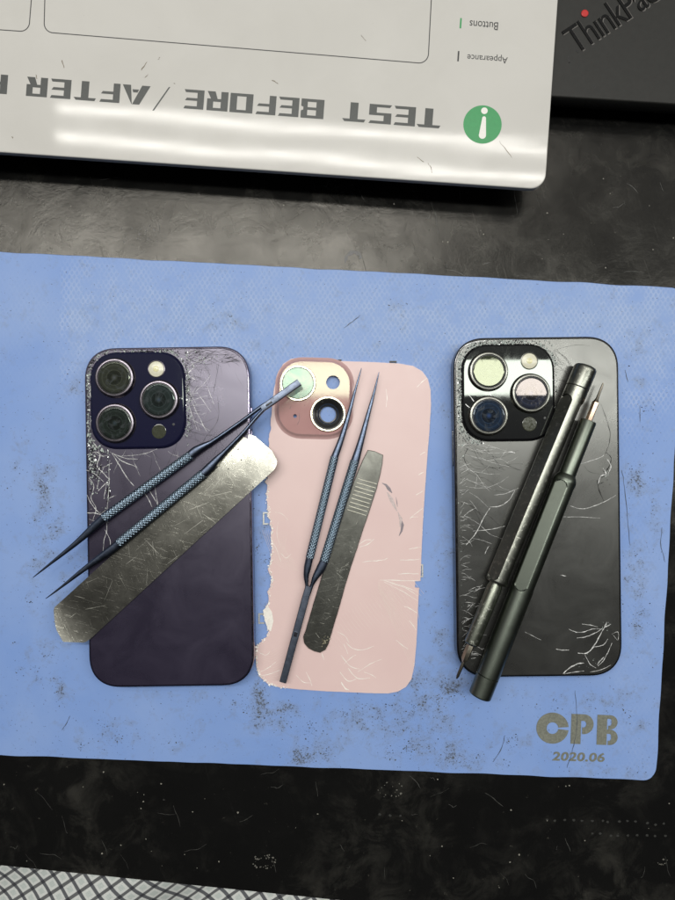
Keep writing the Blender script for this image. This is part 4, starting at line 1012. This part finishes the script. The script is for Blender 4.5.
for _ in range(30):
    s = R.uniform(smin+3, smax-25); lo, hi = limits(s); y = R.uniform(lo+1, hi-1); a_ = R.choice([.7, .2, 1.3, 2.2])+R.gauss(0, .3); L = R.uniform(1.5, 11)
    pts = []
    for t in range(5):
        s_, y_ = s+math.cos(a_)*L*t/4, y+math.sin(a_)*L*t/4
        l_, h_ = limits(min(smax-2, max(smin+2, s_)))
        if l_+.5 < y_ < h_-.5 and smin+2 < s_ < smax-3: q = O+e1*s_+e2*y_; pts.append((q.x, q.y))
    def zf(x, y): v = Vector((x, y))-O; s_ = v.dot(e1); return zb+.53+bz(s_)+.06*math.sin(v.dot(e2)*.3+s_*.05)
    if len(pts) > 1: ribbon(g, pts, R.uniform(.05, .16), zf)
g.out('bright_scratches', M_bs, blade)
M_chip = simple('cream_glue', (.6, .57, .45), .5)
g = G()
c = P(217.5, 462.5, zb+1); g.loft([[(c[0]+dx*1.1, c[1]+dy*1.6, z_) for dx, dy in ((-1, -1), (.7, -1), (1, .8), (-.5, 1))] for z_ in (zb+.4, zb+1.5)])
for px, py in ((241, 460), (228, 469), (238, 449.5), (253, 487)):
    c = P(px, py, zb+1); g.poly([(c[0]+.35*math.cos(t), c[1]+.3*math.sin(t), zf(c[0], c[1])+.03) for t in range(6)], 1)
g.out('glue_crumb', [M_chip, M_shd], blade)

# ================================================================== NARROW SPUDGER ON THE PINK PANEL
zs = ZQT+.08; zst = zs+.95
sp = thing('steel_spudger', 'narrow grooved steel spudger lying beside the tweezers on the pink panel', 'pry tool', P(345, 550, ZQT))
so = [(368, 449.8), (375, 451.3), (383, 454.8), (382.6, 463), (380.2, 475), (376.6, 489), (371.5, 505), (367, 518.5), (363, 530), (357, 549), (351, 567), (345.5, 585), (339.5, 607), (333.5, 627), (328.5, 644), (325.5, 650), (320, 653), (314, 651.4), (308.5, 648.5), (304.2, 643.5), (303.2, 637),
      (306, 629), (313, 605), (321, 579), (329.5, 553), (336, 535), (340.5, 522), (346.5, 503.5), (352.5, 485), (358.5, 470), (363.5, 458.5)]
sw_ = ccw([P(x, y, zst)[:2] for x, y in densify(so, 2.5, 0)])
cxs = sum(p[0] for p in sw_)/len(sw_); cys = sum(p[1] for p in sw_)/len(sw_)
def shrink(pts, d):
    o = []
    n = len(pts)
    for i in range(n):
        a_ = pts[i-3]; b_ = pts[(i+3) % n]; dx, dy = b_[0]-a_[0], b_[1]-a_[1]; l = math.hypot(dx, dy) or 1
        o.append((pts[i][0]-dy/l*d, pts[i][1]+dx/l*d))
    return o
M_sp = blade_mat('dull_spudger_steel', (.19, .19, .17), .30, -math.radians(68), None)
g = G(); g.loft([lift(shrink(sw_, .15), zs), lift(sw_, zs+.2), lift(sw_, zst-.22), lift(shrink(sw_, .22), zst)])
g.out('spudger_body', M_sp, sp, smooth=True, auto=35)
M_rib = metal('groove_edge_metal', (.80, .78, .68), .45, .1, gr=.05)
g = G()
for k in range(9):
    t = k/8
    a_ = (357.6-t*10.6, 478.5+t*31); b_ = (377.6-t*10.8, 484.2+t*31.5)
    a0_ = P(*a_, zst); b0_ = P(*b_, zst); d = Vector((b0_[0]-a0_[0], b0_[1]-a0_[1])).normalized(); n_ = Vector((-d.y, d.x))*.26
    A0 = Vector(a0_[:2])+d*.2; B0 = Vector(b0_[:2])-d*.4
    g.loft([[(A0.x+n_.x, A0.y+n_.y, zst-.05), (B0.x+n_.x, B0.y+n_.y, zst-.05), (B0.x-n_.x, B0.y-n_.y, zst-.05), (A0.x-n_.x, A0.y-n_.y, zst-.05)],
            [(A0.x+n_.x*.2, A0.y+n_.y*.2, zst+.16), (B0.x+n_.x*.2, B0.y+n_.y*.2, zst+.16), (B0.x-n_.x*.2, B0.y-n_.y*.2, zst+.16), (A0.x-n_.x*.2, A0.y-n_.y*.2, zst+.16)]])
g.out('grip_grooves', M_rib, sp)
g = G()
for _ in range(45):
    t = R.random(); x = 361-t*42+R.uniform(-6, 9); y = 525+t*112+R.uniform(-6, 6); a_ = R.gauss(-.15, .6); L = R.uniform(2, 9)
    cxl = 350-(y-530)*.33+2
    if abs(x-cxl) > 8: continue
    ribbon(g, pl([(x, y), (x+L*.5*math.cos(a_), y+L*.5*math.sin(a_)), (x+L*math.cos(a_), y+L*math.sin(a_))] if abs(x+L*math.cos(a_)-cxl) < 9 else [(x, y), (x+1.5, y+.5)], zst, 3, .05), R.uniform(.06, .16), zst+.03)
g.out('bright_scratches', M_bs, sp)
g = G(); chips(g, 325, 640, 2.2, 2.4, 20, zst-.05, .15, .6, (0,)); g.out('glue_patch', simple('olive_glue', (.22, .20, .13), .5, var=.4), sp)

# ================================================================== SCREWDRIVERS
def sdriver(label, a_px, b_px, zc, pocket, parts, flats, org, mats):
    """axis from a_px (cap end) to b_px (tip); stations: parts list of (name, mat, [(s_px, r_px, flatdepth)])"""
    fs0, fs1, fdep = pocket
    root = thing('precision_screwdriver', label, 'screwdriver', org, 'precision screwdrivers on the graphite phone')
    A = Vector(P(*a_px, zc)); B = Vector(P(*b_px, zc)); ax = (B-A).normalized(); k = K(zc)
    side = Vector((-ax.y, ax.x, 0)).normalized(); up = Vector((0, 0, 1))
    if side.x > 0: side = -side
    par = {}
    for name, m, prof, nseg, parent in parts:
        g = G(); rings = []
        pr = []
        for i in range(len(prof)-1):
            s0, s1 = prof[i], prof[i+1]; n = max(1, int((s1[0]-s0[0])/.45)) if s1[2] or s0[2] else 1
            for q in range(n): t = q/n; pr.append(tuple(s0[c]*(1-t)+s1[c]*t for c in range(3)))
        pr.append(prof[-1])
        for s, r, fd in pr:
            ring = []
            for q in range(nseg):
                t = 2*PI*q/nseg; rad = r
                for f0 in flats:
                    if name != 'handle' or not (fs0 < s < fs1): continue
                    w0 = r*math.sqrt(1-(1-fdep)**2); e_ = min(s-fs0, fs1-s)
                    wl = w0 if e_ > w0 else w0*math.sqrt(max(0, 1-(1-e_/w0)**2))
                    cc = math.cos(t-f0); ss = abs(r*math.sin(t-f0))
                    if cc > .2 and ss < wl:
                        rad = r*(1-fdep)/cc
                        if rad > r: rad = r
                c_ = A+ax*(s*k); v = c_+side*(rad*k*math.cos(t))+up*(rad*k*math.sin(t)); ring.append(tuple(v))
            rings.append(ring)
        g.loft(rings); o = g.out(name, m, root if parent is None else par[parent], smooth=True, auto=24); par[name] = o
    return root
def sd_mat(name, c, rough, wear, edge):
    m, nt, b = nodes(name); co = objco(nt)
    wv = ramp(nt, noi(nt, co, .55, 7, .75), [(.55, 0.), (.62, 1.)]); fi = noi(nt, co, 3.5, 3, .6); bg = noi(nt, co, .12, 5, .7)
    col_ = mix(nt, mth(nt, 'MULTIPLY', wv, wear), c, edge)
    col_ = mix(nt, mth(nt, 'MULTIPLY', ramp(nt, noi(nt, co, .8, 5, .7), [(.6, 0.), (.7, 1.)]), wear*.8), col_, tuple(x*.25 for x in c))
    nt.links.new(col_, b.inputs['Base Color']); b.inputs['Metallic'].default_value = 1.
    nt.links.new(mth(nt, 'ADD', mth(nt, 'MULTIPLY', bg, .2), rough-.1), b.inputs['Roughness'])
    bump(nt, b, mth(nt, 'ADD', mth(nt, 'MULTIPLY', fi, .6), mth(nt, 'MULTIPLY', wv, wear*1.5)), .00003, .6)
    return m
M_sd1 = sd_mat('worn_gunmetal', (.20, .205, .18), .30, .55, (.42, .42, .36))
M_sd1n = sd_mat('worn_neck_metal', (.17, .18, .15), .34, .8, (.40, .41, .36))
M_sd2 = sd_mat('green_grey_anodised', (.125, .14, .118), .36, .05, (.3, .32, .28))
M_bit = metal('bit_steel', (.34, .31, .25), .30, .3, gr=.4)
M_cop = metal('copper_bit_shaft', (.80, .60, .46), .30, .1, gr=.05)
M_bitd = metal('dark_bit_steel', (.20, .18, .15), .3, .3, gr=.4)
z1 = ztB+5.1
fl1 = [math.radians(a_) for a_ in (36, 156, 276)]
sdriver('worn gunmetal precision screwdriver with its tip over the lower left phone corner', (586.2, 366.5), (456.5, 679), z1, (34, 233, .21), [
    ('cap', M_sd1, [(0, 8.6, 0), (.6, 10.0, 0), (1.8, 10.9, 0), (3.5, 11.3, 0), (22.6, 11.3, 0), (23, 11.0, 0)], 64, None),
    ('handle', M_sd1, [(23.2, 10.9, 0), (23.8, 11.2, 0), (33, 11.2, 0), (42, 11.2, 1), (43, 11.2, 0), (222, 11.2, 0), (232, 11.2, 1), (234.2, 10.6, 0), (234.6, 8.6, 0)], 128, None),
    ('neck', M_sd1n, [(232, 6.6, 0), (236, 6.6, 0), (240, 7.4, 0), (296, 7.4, 0), (299.5, 7.2, 0), (301, 5.8, 0)], 40, 'handle'),
    ('bit', M_bit, [(300, 3.6, 0), (301, 3.9, 0), (316, 3.9, 0), (318, 3.0, 0), (320, 1.9, 0)], 6, None),
    ('bit_tip', M_bitd, [(319, 1.9, 0), (335, 1.5, 0), (338, .7, 0)], 12, 'bit')], fl1, P(520, 520, ztB), None)
fl2 = [math.radians(a_) for a_ in (59, 179, 299)]
sdriver('smooth green grey screwdriver with a copper bit shaft, the right of the pair', (479.5, 696.5), (603.3, 383), z1, (114, 231, .18), [
    ('cap', M_sd2, [(0, 9.6, 0), (.5, 10.6, 0), (1.5, 11.2, 0), (21.6, 11.4, 0), (22, 11.0, 0)], 64, None),
    ('handle', M_sd2, [(22.3, 11.0, 0), (22.7, 11.4, 0), (113, 11.4, 0), (122, 11.4, 1), (123, 11.4, 0), (222, 11.4, 0), (231.5, 11.4, 1), (234, 10.9, 0), (236.5, 9.7, 0), (239, 8.1, 0)], 128, None),
    ('neck', M_sd2, [(236, 8.3, 0), (240, 8.1, 0), (295, 8.1, 0), (296.2, 7.7, 0), (296.5, 6.0, 0)], 48, 'handle'),
    ('bit', M_cop, [(294, 3.2, 0), (295, 3.5, 0), (316, 3.5, 0), (317.5, 2.6, 0)], 6, None),
    ('bit_tip', M_bitd, [(317, 2.8, 0), (320, 1.5, 0), (334, 1.0, 0), (337, .7, 0)], 12, 'bit')], fl2, P(545, 520, ztB), None)

# ================================================================== LIGHTS
def lamp(name, x, y, z, sx_, sy_, L, c, rz=0.):
    ld = bpy.data.lights.new(name, 'AREA'); ld.shape = 'RECTANGLE'; ld.size = sx_; ld.size_y = sy_; ld.color = c
    ld.energy = L*PI*sx_*sy_; o = bpy.data.objects.new(name, ld); col.objects.link(o); o.location = (x, y, z); o.rotation_euler = (0, 0, -math.radians(rz)); return o
# ceiling tube seen in the camera glass of the grey phone (photo rows 355-395)
lamp('overhead_strip', .66, .196, 1.49, 2.07, .096, 25, (.99, 1., .95))
# twin tube further back, seen as streaks in the white board
lamp('ceiling_tube', -.08, .78, 1.49, 1.35, .020, 15, (1., .97, .91), 5)
lamp('ceiling_tube', -.08, .86, 1.49, 1.35, .020, 15, (1., .97, .91), 5)
lamp('overhead_strip', -.40, .525, 1.49, 1.25, .10, 27, (1., .98, .94))  # added strip that gives the bench its sheen, no such fixture known
w = bpy.data.worlds.new('World'); sc.world = w; w.use_nodes = True; nt = w.node_tree
bg = nt.nodes['Background']; tc = nt.nodes.new('ShaderNodeTexCoord'); s = nt.nodes.new('ShaderNodeSeparateXYZ'); nt.links.new(tc.outputs['Generated'], s.inputs[0])
r = ramp(nt, mth(nt, 'ADD', mth(nt, 'MULTIPLY', s.outputs[1], .5), .5), [(.30, (.05, .05, .05)), (.44, (.10, .10, .10)), (.50, (.34, .34, .34)), (.585, (1., .99, .97)), (.75, (.9, .89, .86))])
zf_ = ramp(nt, s.outputs[2], [(.0, .12), (.35, .45), (.75, 1.)])
nt.links.new(mix(nt, 1., r, zf_, 'MULTIPLY'), bg.inputs['Color']); bg.inputs['Strength'].default_value = .52

# ================================================================== CAMERA
cd = bpy.data.cameras.new('camera'); cam = bpy.data.objects.new('camera', cd); col.objects.link(cam); sc.camera = cam
cam.location = (0, 0, HC*.001); cd.sensor_fit = 'VERTICAL'; cd.sensor_height = 36; cd.lens = 26; cd.clip_start = .01; cd.clip_end = 20
sc.view_settings.view_transform = 'Standard'; sc.view_settings.look = 'None'; sc.view_settings.gamma = 1; sc.view_settings.exposure = .1
